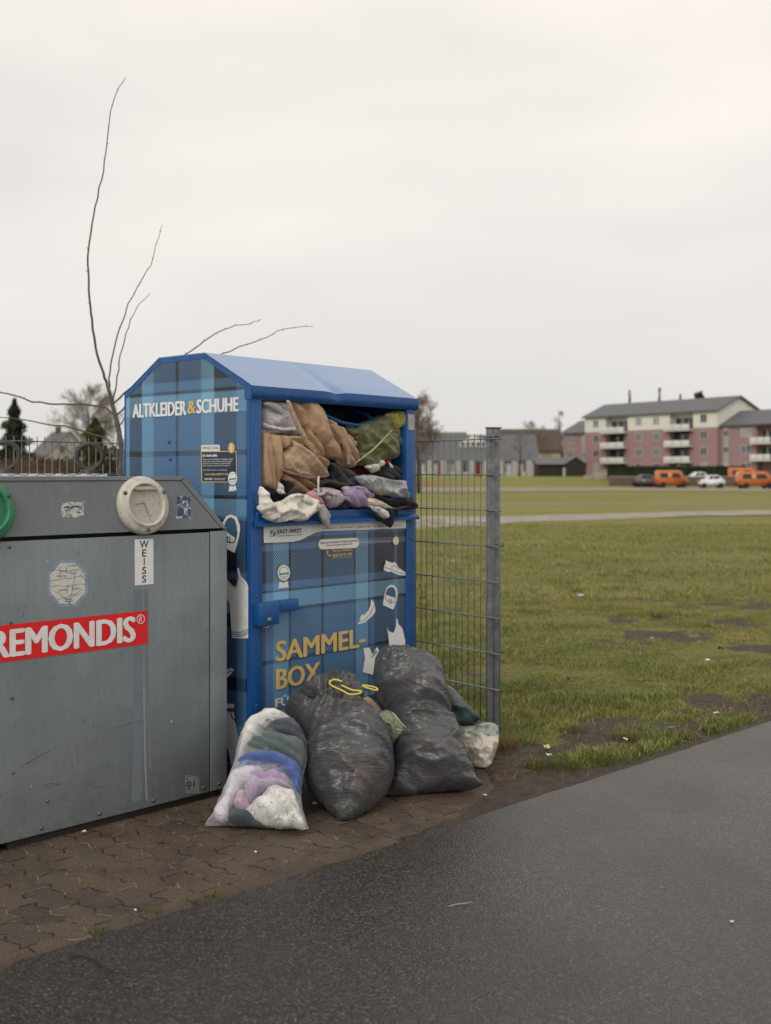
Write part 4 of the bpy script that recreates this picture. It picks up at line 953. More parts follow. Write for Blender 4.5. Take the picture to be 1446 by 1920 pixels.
# upright sack
pl3 = plane_yz(5.30, 0, 5.88, .62, .05)
s3_ = sack('rubbish_bag', zz(low([(800,115),(830,75),(880,57),(950,62),(1010,82),(1070,115),(1110,160),(1122,210),(1135,265),(1150,330),(1152,380),(1175,430),(1200,500),(1230,580),(1262,650),(1295,678),(1245,692),(1120,705),(1000,722),(900,742),(842,735),(870,690),(892,600),(880,510),(900,440),(850,340),(805,270),(795,190)], 24, 60, 300)), pl3, .23, .13, bb2,
    'tallest dark grey rubbish sack slumped against the tartan door', 'bag', .0078, 50, folds=((100,20,.016,.8),(72,46,.006,.8)), radial=[(742,1218,24,.032,.10)], crum=.005, uneven=.2, dents=[(850,1345,.10,.05,.05),(735,1345,.10,.04,.05),(800,1352,.25,.022,.03)])
# clear sack with linen
clear2 = film('clear_sack_film', (.86,.87,.88), .98, .14, 20, .5, (1,1,.6), .05)
pl1 = plane_yz(4.80, 0, 5.22, .41, -.55)
o1 = zz([(280,365),(330,352),(380,355),(420,378),(450,410),(485,460),(503,500),(498,570),(478,640),(470,720),(478,790),(505,885),(495,893),(380,880),(250,868),(130,862),(55,866),(34,858),(75,800),(110,730),(150,640),(170,580),(190,480),(220,410)])
s1_ = sack('linen_bag', o1, pl1, .135, .075, clear2, 'clear sack of folded white and blue linen in front of the corner post', 'bag', .009, 60, folds=((60,30,.007,.8),), radial=[(500,1558,9,.012,.1),(390,1545,9,.012,.1)], crum=.005)
cwh = cloth('white_duvet_cloth', (.78,.76,.72), 200, .06, fold=.8); cdg = cloth('slate_fabric', (.085,.095,.11), 200, .2); cgg = cloth('grey_green_fabric', (.12,.155,.15), 220, .2)
cbl = cloth('blue_sheet_fabric', (.10,.15,.38), 200, .15); cwl = cloth('white_quilt_fabric', (.70,.68,.74), 150, .08, fold=.9); cli = cloth('lilac_sheet_fabric', (.42,.30,.47), 150); cfl = cloth('leaf_print_linen', (.72,.71,.68), 200, pattern=((.34,.36,.38), 46, .60)); cpk = cloth('pink_sheet_fabric', (.60,.42,.50), 150)
GL = 'linen folded inside the clear sack'
def inn(name, P, off, T, mat, label, cat, seed, folds=((70,34,.010,.6),)):
    pl = (pl1[0]+pl1[3]*(off+.012), *pl1[1:])
    return sack(name, zz(P), pl, T, T*.8, mat, label, cat, .009, seed, folds, group=GL, soft=True)
inn('pillow', [(215,430),(280,370),(340,360),(400,368),(430,395),(380,410),(320,430),(270,480),(220,530),(180,580),(195,500)], .02, .09, cwh, 'cream white pillow at the top of the clear sack', 'pillow', 61)
inn('folded_blanket', [(275,475),(300,430),(380,398),(440,400),(475,445),(494,505),(440,492),(360,478)], .045, .10, cdg, 'dark slate blanket under the cream white pillow', 'blanket', 62)
inn('folded_towel', [(205,550),(250,480),(340,462),(440,470),(490,505),(492,570),(475,615),(430,590),(330,560),(220,572)], .03, .10, cgg, 'grey green towel in the middle of the clear sack', 'towel', 63)
inn('folded_sheet', [(165,610),(200,572),(280,558),(380,570),(440,600),(475,622),(470,700),(455,740),(430,690),(380,640),(300,620),(220,618)], .035, .095, cbl, 'royal blue sheet across the middle of the clear sack', 'sheet', 64)
inn('duvet', [(75,800),(115,740),(150,650),(200,622),(280,608),(312,625),(270,670),(200,720),(160,780),(140,838),(90,842)], .03, .085, cwl, 'white duvet at the lower left of the clear sack', 'duvet', 65, ((40,14,.012,.5),))
inn('pillowcase', [(215,700),(260,650),(330,628),(400,640),(418,690),(380,705),(300,715),(250,760),(215,770)], .05, .085, cli, 'lilac pillowcase among the white linen in the clear sack', 'pillowcase', 66, ((55,26,.010,.7),))
inn('pink_sheet', [(160,760),(185,720),(215,712),(240,770),(225,800),(185,790)], .055, .055, cpk, 'small pink sheet beside the lilac pillowcase', 'sheet', 67)
inn('printed_duvet_cover', [(210,800),(260,750),(320,710),(400,695),(440,720),(462,780),(492,880),(420,868),(320,860),(270,840)], .055, .085, cfl, 'white leaf print duvet cover at the lower right of the clear sack', 'duvet cover', 68, ((35,16,.012,.8),(100,22,.010,.7)))
inn('grey_cloth', [(140,850),(150,800),(200,790),(260,830),(330,862),(240,862)], .03, .05, cdg, 'dark grey cloth at the very bottom of the clear sack', 'cloth', 69)
# small things between and behind the sacks
gfilm = film('green_tinted_film', (.36,.44,.30), .45, .2, 26, .9)
pls = plane_yz(5.56, .08, 5.66, .5, .0)
tag(sack('cloth_scrap', zz([(740,290),(770,280),(800,300),(838,345),(830,370),(790,360),(755,320)]), plane_yz(5.62,.1,5.72,.5), .04, .03, cloth('beige_cotton', (.46,.34,.25)), None, step=.008, seed=70), 'beige cloth scrap peeping out between the two black sacks', 'cloth')
tag(sack('small_bag', zz([(805,365),(850,338),(885,350),(920,385),(952,425),(930,450),(875,500),(850,470),(820,420)]), plane_yz(5.35,.1,5.45,.5), .05, .05, blackbag('green_striped_film', (.16,.21,.13), (.4,.2,.14), .7, 8), None, step=.008, seed=71, crum=.02, folds=((30,22,.010,.6),)), 'small green plastic bag squeezed between the two black sacks', 'bag')
m = [hit(*Z6(*p), Vector((0,5.30,0)), Vector((0,-1,0))) for p in ((882,352),(915,392),(945,425),(920,432),(900,425))]
ob = bpy.data.objects['small_bag']; MB().tube([q-ob.location for q in m], .003, 5).build('seam_cord', simple('pale_green_cord', (.45,.55,.3), .5), ob)
teal = blackbag('teal_polythene', (.05,.078,.083), (.1,.14,.13), .4, 5)
tag(sack('teal_bag', zz([(1110,232),(1150,235),(1190,275),(1230,320),(1282,372),(1250,405),(1215,418),(1160,400),(1110,350)]), plane_yz(6.05,.18,6.12,.5), .10, .08, teal, None, step=.010, seed=72, crum=.006, folds=((60,26,.016,.8),)), 'dark teal bag leaning on the mesh fence behind the tall sack', 'bag')
wgf = NT('white_green_film'); c = wgf.coord(); zc = wgf.n('SeparateXYZ', {0: c}).outputs['Z']
nn = wgf.noise(c, 12, 6, .7, 1.5); edge = wgf.math('ADD', zc, wgf.math('MULTIPLY', wgf.math('SUBTRACT', wgf.noise(c, 7, 3), .5), .09))
colw = wgf.mix(wgf.math('GREATER_THAN', edge, .155), (.56,.50,.42), (.26,.31,.26)); colw = wgf.mix(wgf.rng(nn, .52, .66, 0, .6), colw, (.52,.54,.50))
wgf.pbr(color=colw, rough=.28, normal=wgf.bump(wgf.math('ABSOLUTE', wgf.math('SUBTRACT', nn, .5)), -1.0, .02), spec=.8)
tag(sack('white_bag', zz([(1150,440),(1190,415),(1240,412),(1290,398),(1340,398),(1365,430),(1362,490),(1340,560),(1310,625),(1270,640),(1240,630),(1200,560),(1160,500)]), plane_yz(5.88,0,6.0,.4), .12, .10, wgf.m, None, step=.008, seed=73, crum=.030, folds=((40,26,.016,.8),(110,24,.012,.8))), 'white and green plastic sack at the foot of the fence post', 'bag')
# ------------------------------------------------------------------ ground
rd = Vector((.713,.701,0)).normalized(); rn = Vector((-rd.y, rd.x, 0))   # along the road, away from it to the left
E0 = Vector((-.049, 4.496, 0))
edge_px = [(-1.184,3.44),(-.62,3.965),(-.049,4.496),(.42,4.965),(1.033,5.56),(1.7,6.21),(2.36,6.865)]
SPOTS = [(*G(px, py).xy, a, b) for px, py, a, b in ((1250,1197,.75,.20),(1190,1163,.5,.10),(1365,1172,.5,.12),(1230,1362,.52,.12),(1390,1325,.75,.18),(1115,1384,.36,.08),(1040,1400,.2,.1),(930,1420,.28,.13),(955,1455,.34,.16),(1160,1118,.9,.10),(1430,1225,.4,.1),(1420,1140,.8,.12))]
def soil_amount(x, y):
    """0 = closed turf, 1 = bare soil"""
    d = (Vector((x, y, 0))-E0).dot(rn)
    s = max(0, 1-(d-.02)/.15)
    wx = x+.30*noise.noise(Vector((x*1.7, y*1.7, 3)))+.16*noise.noise(Vector((x*5, y*5, 3))); wy = y+.5*noise.noise(Vector((x*1.7, y*1.7, 8)))+.25*noise.noise(Vector((x*5, y*5, 8)))
    for sx, sy, a, b in SPOTS:
        q = ((wx-sx)/a)**2+((wy-sy)/(b*2.2))**2
        s = max(s, 1.1-q)
    if x < .88 and y < 5.98: s = max(s, 1.3)
    s += .9*noise.noise(Vector((x*4, y*4, 1)))+.5*noise.noise(Vector((x*11, y*11, 2)))
    return s
def terr(x, y):
    t = min(1, max(0, (y-131)/14)); z = 1.3*t*t*(3-2*t)
    return z
ys = np.concatenate([np.arange(-6, 5, 1.0), np.arange(5, 9, .05), np.arange(9, 14, .12), np.arange(14, 40, 1.0), np.arange(40, 160, 4), np.array([170, 200, 260, 400, 700, 1200, 2200])])
xs_ = np.concatenate([np.array([-1500,-700,-300,-150,-80]), np.arange(-40, -6, 3), np.arange(-6, 0, 1.0), np.arange(0, 3.2, .05), np.arange(3.2, 6, .2), np.arange(6, 40, 2), np.arange(40, 120, 10), np.array([150,250,450,900,1600])])
vs = []; fs = []
for y in ys:
    for x in xs_:
        d = (Vector((x, y, 0))-E0).dot(rn); u = min(1, max(0, (d-.05)/.5)) if y < 40 and x > .5 else 0
        k = min(1, max(0, (y-5)/3))
        z = terr(x, y)-.010+(u*(.022+.03*noise.noise(Vector((x*.9, y*.9, 0)))+.018*noise.noise(Vector((x*2.7, y*2.7, 4)))) if 0 < y < 40 else 0)
        vs.append((x, y, z))
nx = len(xs_)
for j in range(len(ys)-1):
    for i in range(nx-1): fs.append((j*nx+i, j*nx+i+1, (j+1)*nx+i+1, (j+1)*nx+i))
t = NT('turf_and_soil'); c = t.coord()
sp = t.n('SeparateXYZ', {0: c}); Y = sp.outputs['Y']; X = sp.outputs['X']
soil = t.math('ADD', t.n('Attribute', attribute_name='soil').outputs['Fac'], t.math('MULTIPLY', t.math('SUBTRACT', t.noise(c, 24, 5, .7), .5), 1.1))
soilm = t.rng(soil, .30, .62)
fine = t.noise(c, 28, 6, .75); big = t.noise(t.mapp(c, (.35,1,1)), .55, 5, .6); huge = t.noise(t.mapp(c, (.12,.5,1)), .16, 4, .6)
turf = t.ramp(fine, [(.30,(.028,.034,.012)),(.44,(.085,.100,.024)),(.56,(.17,.17,.045)),(.72,(.30,.265,.11))])
turf = t.mix(t.rng(big, .42, .62, 0, .6), turf, (.25,.215,.075))
far = t.rng(Y, 14, 45)
turf = t.mix(t.math('MULTIPLY', far, .72), turf, t.mix(t.rng(huge, .35, .65), (.165,.205,.045), (.25,.225,.07)))
br = t.math('MULTIPLY', t.rng(Y, 46, 56), t.rng(Y, 72, 62)); turf = t.mix(t.math('MULTIPLY', br, t.rng(huge, .3, .6, .15, .75)), turf, (.26,.19,.11))
soilc = t.ramp(t.noise(c, 22, 7, .75), [(.3,(.030,.021,.015)),(.5,(.070,.050,.036)),(.7,(.14,.11,.08))])
peb = t.voro(c, 75); soilc = t.mix(t.math('LESS_THAN', peb, .16), soilc, (.20,.17,.14))
red_b = t.math('MULTIPLY', t.rng(Y, 118, 124), t.math('MULTIPLY', t.rng(Y, 140, 134), t.rng(X, 14, 6))); turf = t.mix(t.math('MULTIPLY', red_b, .8), turf, (.22,.11,.06))
col = t.mix(soilm, turf, soilc)
t.pbr(color=col, rough=t.rng(soilm, 0, 1, .9, .72), normal=t.bump(t.math('ADD', fine, t.math('MULTIPLY', t.noise(c, 9, 6, .7), 2)), .8, .02), spec=.15)
gm = MB(); gm.add(vs, fs, True); ground = tag(gm.build('ground', t.m), kind='structure')
at = ground.data.attributes.new('soil', 'FLOAT', 'POINT')
at.data.foreach_set('value', np.array([soil_amount(v[0], v[1]) if 4 < v[1] < 14 and -1 < v[0] < 8 else 0.0 for v in vs], dtype=np.float32))

def edge_pts(s0, s1, off, amp, step=.05, seed=0):
    out = []
    s = s0
    while s < s1:
        x, y = (E0+rd*s).x, (E0+rd*s).y
        # follow the measured edge
        for (a, b) in zip(edge_px[:-1], edge_px[1:]):
            sa = (Vector((*a,0))-E0).dot(rd); sb = (Vector((*b,0))-E0).dot(rd)
            if sa <= s < sb:
                k = (s-sa)/(sb-sa); x = a[0]+(b[0]-a[0])*k; y = a[1]+(b[1]-a[1])*k
        w = amp*(noise.noise(Vector((s*2.3, seed, 0)))+.6*noise.noise(Vector((s*9, seed, 1)))+.4*noise.noise(Vector((s*31, seed, 2))))
        out.append(Vector((x, y, 0))+rn*(off+w)); s += step
    return out
def sheet(name, loop, z, mat, kind='structure'):
    m = MB(); m.add([(p[0], p[1], z) for p in loop], [tuple(range(len(loop)))]); return tag(m.build(name, mat), kind=kind)
# paving: zigzag blocks laid across, edge course along the road
t = NT('interlocking_pavers'); c = t.coord()
ang = math.atan2(rd.y, rd.x)
lc = t.n('Mapping', {'Vector': c, 'Location': (0,0,0), 'Rotation': (0,0,-ang)}, vector_type='POINT').outputs[0]
s = t.n('SeparateXYZ', {0: lc}); u = s.outputs['X']; v = s.outputs['Y']
wv = t.math('MULTIPLY', t.math('SUBTRACT', t.noise(c, 2.2, 2), .5), .05)
tri = lambda co, per, amp: t.math('MULTIPLY', t.math('SUBTRACT', t.math('MULTIPLY', t.math('ABSOLUTE', t.math('SUBTRACT', t.math('FRACT', t.math('DIVIDE', co, per)), .5)), 2), .5), amp)
v0 = E0.dot(rn)
u2 = t.math('ADD', t.math('ADD', u, tri(v, .105, .024)), wv); v2 = t.math('ADD', v, t.math('ADD', tri(u, .112, .007), wv))
cx = t.n('CombineXYZ', {'X': v2, 'Y': u2}).outputs[0]
bk = t.n('TexBrick', {'Vector': cx, 'Color1': (0,0,0,1), 'Color2': (1,1,1,1), 'Mortar': (.5,.5,.5,1), 'Scale': 1.0, 'Mortar Size': .0048, 'Mortar Smooth': .35, 'Bias': 0.0, 'Brick Width': .225, 'Row Height': .112}, offset=.5)
bk2 = t.n('TexBrick', {'Vector': t.n('CombineXYZ', {'X': t.math('ADD', u, wv), 'Y': t.math('SUBTRACT', v, v0)}).outputs[0], 'Color1': (0,0,0,1), 'Color2': (1,1,1,1), 'Mortar': (.5,.5,.5,1), 'Scale': 1.0, 'Mortar Size': .004, 'Mortar Smooth': .4, 'Brick Width': .2, 'Row Height': .14}, offset=.5)
isb = t.math('LESS_THAN', t.math('SUBTRACT', v, v0), .14)
mort = t.mix(isb, bk.outputs['Fac'], bk2.outputs['Fac']); rnd = t.mix(isb, bk.outputs['Color'], bk2.outputs['Color'])
grain = t.noise(c, 130, 4, .8); dirt = t.noise(c, 3.0, 7, .68); d2 = t.noise(c, 11, 5, .7)
brickc = t.mix(rnd, (.045,.039,.035), (.120,.084,.060))
brickc = t.mix(t.rng(t.noise(c, 1.2, 3), .45, .65, 0, .8), brickc, (.120,.064,.038))
brickc = t.mix(t.rng(dirt, .46, .66, 0, .6), brickc, (.125,.092,.063))
brickc = t.mix(t.rng(grain, .45, .62, 0, .55), brickc, (.19,.15,.115)); brickc = t.mix(t.rng(grain, .50, .36, 0, .75), brickc, (.014,.011,.009))
brickc = t.mix(t.rng(t.noise(c, 4.5, 6, .7), .50, .64, 0, .55), brickc, (.038,.030,.026))
sandy = t.rng(d2, .46, .60)
mc = t.mix(sandy, (.024,.018,.013), (.25,.19,.13))
hide = t.rng(t.noise(c, 2.6, 5, .65), .70, .54)
col = t.mix(t.math('MULTIPLY', mort, hide), brickc, mc)
nearE = t.rng(t.math('SUBTRACT', v, v0), .11, .0); col = t.mix(t.math('MULTIPLY', nearE, t.rng(d2, .4, .6, .2, .8)), col, (.075,.052,.034))
uE = Vector((G(955,1452).x, G(955,1452).y, 0)).dot(rd)
col = t.mix(t.math('MULTIPLY', t.rng(t.math('ADD', u, t.math('MULTIPLY', t.math('SUBTRACT', t.noise(c, 7, 6, .7), .5), .9)), uE-.62, uE-.12), .97), col, t.ramp(t.noise(c, 30, 6, .75), [(.3,(.026,.019,.014)),(.5,(.060,.043,.031)),(.7,(.11,.085,.062))]))
moss = t.math('MULTIPLY', t.rng(t.noise(c, 5, 5, .7), .60, .68), t.rng(grain, .4, .6)); col = t.mix(t.math('MULTIPLY', moss, .6), col, (.06,.07,.02))
gr = t.math('MULTIPLY', t.math('LESS_THAN', t.voro(c, 22), .06), t.math('GREATER_THAN', t.noise(c, 4, 2), .55)); col = t.mix(gr, col, (.6,.58,.55))
h = t.math('ADD', t.math('MULTIPLY', t.math('MULTIPLY', mort, hide), -1.0), t.math('ADD', t.math('MULTIPLY', grain, .35), t.math('MULTIPLY', dirt, .6)))
t.pbr(color=col, rough=t.rng(dirt, .35, .65, .45, .8), normal=t.bump(h, 1.0, .010), spec=.4)
loop = edge_pts(-9, 1.28, -.012, .008, .06, 1)
e1 = [G(955+9*math.sin(k*1.7)+14*noise.noise(Vector((k*.7,3,1))), 1470-k*4) for k in range(20)]
loop += [Vector((p.x, p.y, 0)) for p in e1]+[Vector((.62,6.35,0)), Vector((-.88,8.0,0)), Vector((-7,2.0,0))+rn*1.6]
sheet('paving', loop, .0, t.m)
# dirt verge between paving, turf and road
t = NT('wet_dirt'); c = t.coord(); n1 = t.noise(c, 9, 7, .72); n2 = t.noise(c, 60, 5, .8)
col = t.ramp(n1, [(.3,(.026,.019,.014)),(.5,(.060,.043,.031)),(.7,(.10,.075,.055))]); col = t.mix(t.rng(n2, .45, .7, 0, .5), col, (.14,.115,.09))
col = t.mix(t.math('LESS_THAN', t.voro(c, 60), .13), col, (.22,.20,.17))
t.pbr(color=col, rough=.75, normal=t.bump(t.math('ADD', n1, n2), .8, .02), spec=.3)
lo = edge_pts(.20, 6.0, -.015, .008, .05, 1); hi = edge_pts(.20, 6.0, 0, .060, .05, 5)
hi = [p+rn*(.075+.33*math.exp(-((i*.05-1.12)/.32)**2) if i*.05 > 1.1 else .02+.385*(i*.05/1.1)**1.8) for i, p in enumerate(hi)]
sheet('verge', lo+hi[::-1], .006, t.m)
# asphalt
t = NT('wet_asphalt'); c = t.coord()
vc = t.n('TexVoronoi', {'Vector': c, 'Scale': 120.0, 'Randomness': 1.0}, feature='F1'); cel = t.n('SeparateXYZ', {0: vc.outputs['Color']}).outputs['X']; dist = vc.outputs['Distance']
hue = t.n('SeparateXYZ', {0: vc.outputs['Color']}).outputs['Y']
st = t.ramp(cel, [(0,(.020,.017,.015)),(.42,(.038,.032,.027)),(.70,(.072,.061,.050)),(.90,(.125,.106,.083)),(1,(.21,.18,.14))])
st = t.mix(t.math('MULTIPLY', t.math('GREATER_THAN', hue, .8), .5), st, (.09,.055,.038))
st = t.mix(t.rng(dist, .35, .6), st, (.010,.010,.011))
lar = t.noise(c, .8, 5, .6); wet = t.noise(t.mapp(c, (1,.6,1), (0,0,-ang)), 1.3, 5, .62)
st = t.mix(t.rng(wet, .40, .62, 0, .35), st, (.040,.034,.030)); st = t.mix(t.rng(t.noise(c, 14, 5, .7), .5, .72, 0, .5), st, (.052,.044,.037))
crk = t.math('ABSOLUTE', t.math('SUBTRACT', t.noise(t.mapp(c, (.8,1.3,1)), 1.1, 4, .6, .6), .5)); crm = t.math('MULTIPLY', t.math('LESS_THAN', crk, .0022), t.math('GREATER_THAN', lar, .52)); st = t.mix(t.math('MULTIPLY', crm, .6), st, (.012,.012,.012))
dE = t.math('SUBTRACT', E0.dot(rn), t.n('VectorMath', {0: c, 1: tuple(rn)}, operation='DOT_PRODUCT').outputs['Value'])
st = t.mix(t.math('MULTIPLY', t.rng(dE, .22, 0), t.rng(t.noise(c, 12, 6, .75), .42, .62, 0, .75)), st, (.055,.042,.032))
h = t.math('ADD', t.math('MULTIPLY', dist, -.9), t.math('MULTIPLY', t.noise(c, 240, 3, .7), .5))
t.pbr(color=st, rough=t.math('ADD', t.rng(wet, .38, .64, .26, .42), t.math('MULTIPLY', cel, .08)), normal=t.bump(h, .8, .004), spec=.62)
ro_ = edge_pts(-9, 40, 0, .014, .06, 1)
far = [ro_[-1]-rn*7, ro_[0]-rn*7]
sheet('road', ro_+far, .010, t.m)
# worn gravel path and parking strip far out in the field
def ribbon(name, pts, z, mat, seed):
    L_ = []; R_ = []
    for i, (px, ya, yb) in enumerate(pts):
        L_.append(G(px, ya)); R_.append(G(px, yb))
    def dens(P):
        o = []
        for a, b in zip(P[:-1], P[1:]):
            k = max(2, int((b-a).length/.6))
            for i in range(k):
                p = a+(b-a)*i/k; o.append(Vector((p.x, p.y+.9*noise.noise(Vector((p.x*.5, p.y*.5, seed))), z)))
        return o+[P[-1]]
    return sheet(name, dens(L_)+dens(R_)[::-1], z, mat)
gravel = simple('pale_gravel', (.30,.255,.22), .9, var=.3, scale=1.2, bump=.5, bscale=8, bdist=.05)
dirtp = simple('brown_gravel', (.25,.20,.145), .9, var=.25, scale=.6)
ribbon('path', [(430,976,1003),(778,969,994),(912,969,985),(1000,967,980),(1120,964,975),(1300,960,969),(1446,957,966),(1900,950,957)], .02, gravel, 1)
ribbon('parking_strip', [(500,914,924),(900,914,923),(1150,913,921),(1446,912.5,922),(2100,911,922)], .03, dirtp, 2)
# ------------------------------------------------------------------ grass blades
def grass_mesh(name, N, y0, y1, hl, wd, seed, dens_fn, xmin=None):
    r = np.random.default_rng(seed); V = []; Fc = []; C = []
    cnt = 0
    ys_ = y0+(y1-y0)*r.random(N*3)**1.0; us = r.random(N*3)
    for y, uu in zip(ys_, us):
        if cnt >= N: break
        xl = (660-CX)/F*y; xr = (1480-CX)/F*y+1.1
        x = xl+(xr-xl)*uu
        if y < 8.3 and x < .62 and (Vector((x, y, 0))-Vector((.606,6.31,0))).dot(Vector((.762,.648,0))) < -.02: continue
        d = (Vector((x, y, 0))-E0).dot(rn)
        if d < .05: continue
        s = soil_amount(x, y)
        if r.random() < min(.97, max(0, (s-.2)*3.0)): continue
        cl = noise.noise(Vector((x*2.2, y*2.2, 9))); c2 = noise.noise(Vector((x*7, y*7, 19)))
        if r.random() > (.86 if y < 8 else .66)+.45*cl+.35*c2: continue
        h = hl*(.5+.8*r.random())*(1+.9*max(0, cl)+.7*max(0, c2)); a = r.random()*6.283; lean = h*(.4+1.1*r.random())
        if r.random() < .25: h *= .35; lean *= 1.8
        dx, dy = math.cos(a), math.sin(a); w = wd*(.7+.6*r.random())
        z = -.004
        b = len(V)
        px_, py_ = -dy*w, dx*w
        V += [(x-px_, y-py_, z), (x+px_, y+py_, z), (x+dx*lean*.45+px_*.8, y+dy*lean*.45+py_*.8, z+h*.62), (x+dx*lean*.45-px_*.8, y+dy*lean*.45-py_*.8, z+h*.62), (x+dx*lean, y+dy*lean, z+h)]
        Fc += [(b, b+1, b+2, b+3), (b+3, b+2, b+4)]
        k = r.random(); g = max(0, min(1, .45+.9*cl+.35*(r.random()-.5)))
        if k < .34-.22*g: cc = (.40,.33,.14)
        elif k < .50: cc = (.24,.22,.07)
        else: cc = (.075+.07*(1-g)+.04*r.random(), .155+.07*r.random(), .022+.015*r.random())
        bv_ = .55+.85*r.random()+.35*c2; cc = tuple(q_*bv_ for q_ in cc)
        C += [cc]*5; cnt += 1
    me = bpy.data.meshes.new(name); me.from_pydata(V, [], Fc)
    at = me.color_attributes.new('blade', 'FLOAT_COLOR', 'POINT')
    at.data.foreach_set('color', np.array([(*c_, 1) for c_ in C], dtype=np.float32).ravel())
    me.materials.append(blade_m)
    o = bpy.data.objects.new(name, me); COL.objects.link(o); return o
t = NT('grass_blades'); at = t.n('Attribute', attribute_name='blade')
p_ = t.n('BsdfPrincipled', {'Base Color': at.outputs['Color'], 'Roughness': .6, 'Specular IOR Level': .3}); tl = t.n('BsdfTranslucent', {'Color': at.outputs['Color']})
ms = t.n('MixShader', {0: .3, 1: p_.outputs[0], 2: tl.outputs[0]}); t.t.links.new(ms.outputs[0], t.out.inputs[0]); blade_m = t.m
tag(grass_mesh('grass', 185000, 5.4, 13.5, .034, .0019, 1, None), kind='stuff', label='short green and straw coloured turf beside the road', cat='grass')
tag(grass_mesh('grass', 70000, 13.5, 34, .045, .0050, 2, None), kind='stuff', label='thinner turf further out on the playing field', cat='grass')
def tuft(name, px, py, n, h, label, brown=.2, spread=.03, seed=0, group=None, cat='grass tuft'):
    p = G(px, py); r = np.random.default_rng(seed+100); V = []; Fc = []; C = []
    for i in range(n):
        a = r.random()*6.283; rr = spread*math.sqrt(r.random()); x = rr*math.cos(a); y = rr*math.sin(a)
        a += r.normal()*.5; hh = h*(.5+.7*r.random()); ln = hh*(.3+.9*r.random()); w = .0016
        dx, dy = math.cos(a), math.sin(a); b = len(V)
        V += [(x+dy*w, y-dx*w, 0), (x-dy*w, y+dx*w, 0), (x+dx*ln*.4-dy*w*.8, y+dy*ln*.4+dx*w*.8, hh*.65), (x+dx*ln*.4+dy*w*.8, y+dy*ln*.4-dx*w*.8, hh*.65), (x+dx*ln, y+dy*ln, hh*.85)]
        Fc += [(b, b+1, b+2, b+3), (b+3, b+2, b+4)]
        C += [((.24,.16,.07) if r.random() < brown else (.08+.04*r.random(), .13, .02))]*5
    me = bpy.data.meshes.new(name); me.from_pydata(V, [], Fc)
    at = me.color_attributes.new('blade', 'FLOAT_COLOR', 'POINT'); at.data.foreach_set('color', np.array([(*c_, 1) for c_ in C], dtype=np.float32).ravel())
    me.materials.append(blade_m); o = bpy.data.objects.new(name, me); COL.objects.link(o); o.location = (p.x, p.y, .008)
    return tag(o, label, cat, group)
GT = 'weeds along the road edge'
for i, (px, py, n, h, sp, lb) in enumerate(((183,1753,34,.025,.025,'small green weed in the paving joint nearest the lower left corner'),(287,1716,26,.02,.03,'flat weed at the asphalt edge, second from the left'),(355,1698,34,.022,.035,'weed clump at the asphalt edge, third from the left'),(396,1686,26,.022,.03,'weed clump at the asphalt edge, fourth from the left'),(380,1545,18,.03,.02,'thin grass sprout beside the corner of the clear linen sack'),(620,1625,20,.015,.04,'low weed in the joint below the drawstring sack'),(468,1588,16,.014,.05,'low mossy weed in the paving below the linen sack'))):
    tuft('weed', px, py, n, h, lb, .15, sp, i, GT, 'weed')
tuft('grass_tuft', 945, 1412, 160, .12, 'shaggy brown grass tuft at the foot of the fence post', .75, .07, 20)
for i, (px, py, lb) in enumerate(((1005,1440,'green tuft at the tip of the turf near the paving'),(1060,1442,'green tuft on the turf edge below the pinkish leaf'),(1125,1432,'green tuft on the turf edge right of the pinkish leaf'),(980,1402,'green tuft right of the shaggy brown tuft'),(1170,1390,'green tuft between two bare soil patches'),(1075,1376,'green tuft at the upper rim of the soil patch'))):
    tuft('grass_tuft', px, py, 140, .055, lb, .12, .08, 30+i, 'green tufts on the turf edge')
# ------------------------------------------------------------------ litter, leaves, twigs
wpap = simple('white_paper', (.7,.7,.68), .6); yel_p = simple('yellow_wrapper', (.55,.48,.2), .5); blu_p = simple('pale_blue_film', (.35,.55,.62), .4); leafm = simple('brown_leaf', (.20,.11,.085), .7, var=.3, scale=40); dleaf = simple('dark_leaf', (.03,.022,.018), .7)
def scrap(name, px, py, sz, mat, label, cat, seed, flatn=.25, asp=1.0, z=.012):
    p = G(px, py); r = random.Random(seed); n = 9; vs = [(0,0,sz*flatn)]; 
    for i in range(n):
        a = 6.283*i/n; rr = sz*(.6+.5*r.random()); vs.append((rr*math.cos(a)*asp, rr*math.sin(a)/asp, sz*flatn*(r.random()*1.6)))
    fs = [(0, 1+i, 1+(i+1) % n) for i in range(n)]
    vs2 = [(x*.97, y*.97, max(0, z_-.0015)) for x, y, z_ in vs]
    m = MB(); m.add(vs+vs2, fs+[tuple(k+n+1 for k in reversed(f)) for f in fs]+[(1+i, 1+(i+1) % n, n+2+(i+1) % n, n+2+i) for i in range(n)])
    o = m.build(name, mat); o.location = (p.x, p.y, z); o.rotation_euler = (0,0,r.random()*6); return tag(o, label, cat)
zg = .028
scrap('paper_scrap', 1346, 1346, .022, wpap, 'white paper scrap on the soil near the road at the right', 'litter', 1, .3, 1.5, zg)
scrap('wrapper', 1027, 1414, .024, yel_p, 'crumpled yellowish wrapper on the near tip of the turf', 'litter', 2, .6, 1, zg)
scrap('paper_scrap', 1029, 1426, .018, wpap, 'small white scrap just below the yellowish wrapper', 'litter', 3, .4, 1, zg)
scrap('leaf', 1116, 1417, .034, leafm, 'pinkish brown dead leaf on the soil near the road', 'leaf', 4, .3, 1.2, zg)
scrap('bottle_cap', 1173, 1397, .014, wpap, 'tiny white cap on the soil right of the dead leaf', 'litter', 5, .7, 1, zg)
scrap('paper_scrap', 1328, 1252, .03, wpap, 'white torn paper in the grass at the right', 'litter', 6, .5, 1.2, zg+.02)
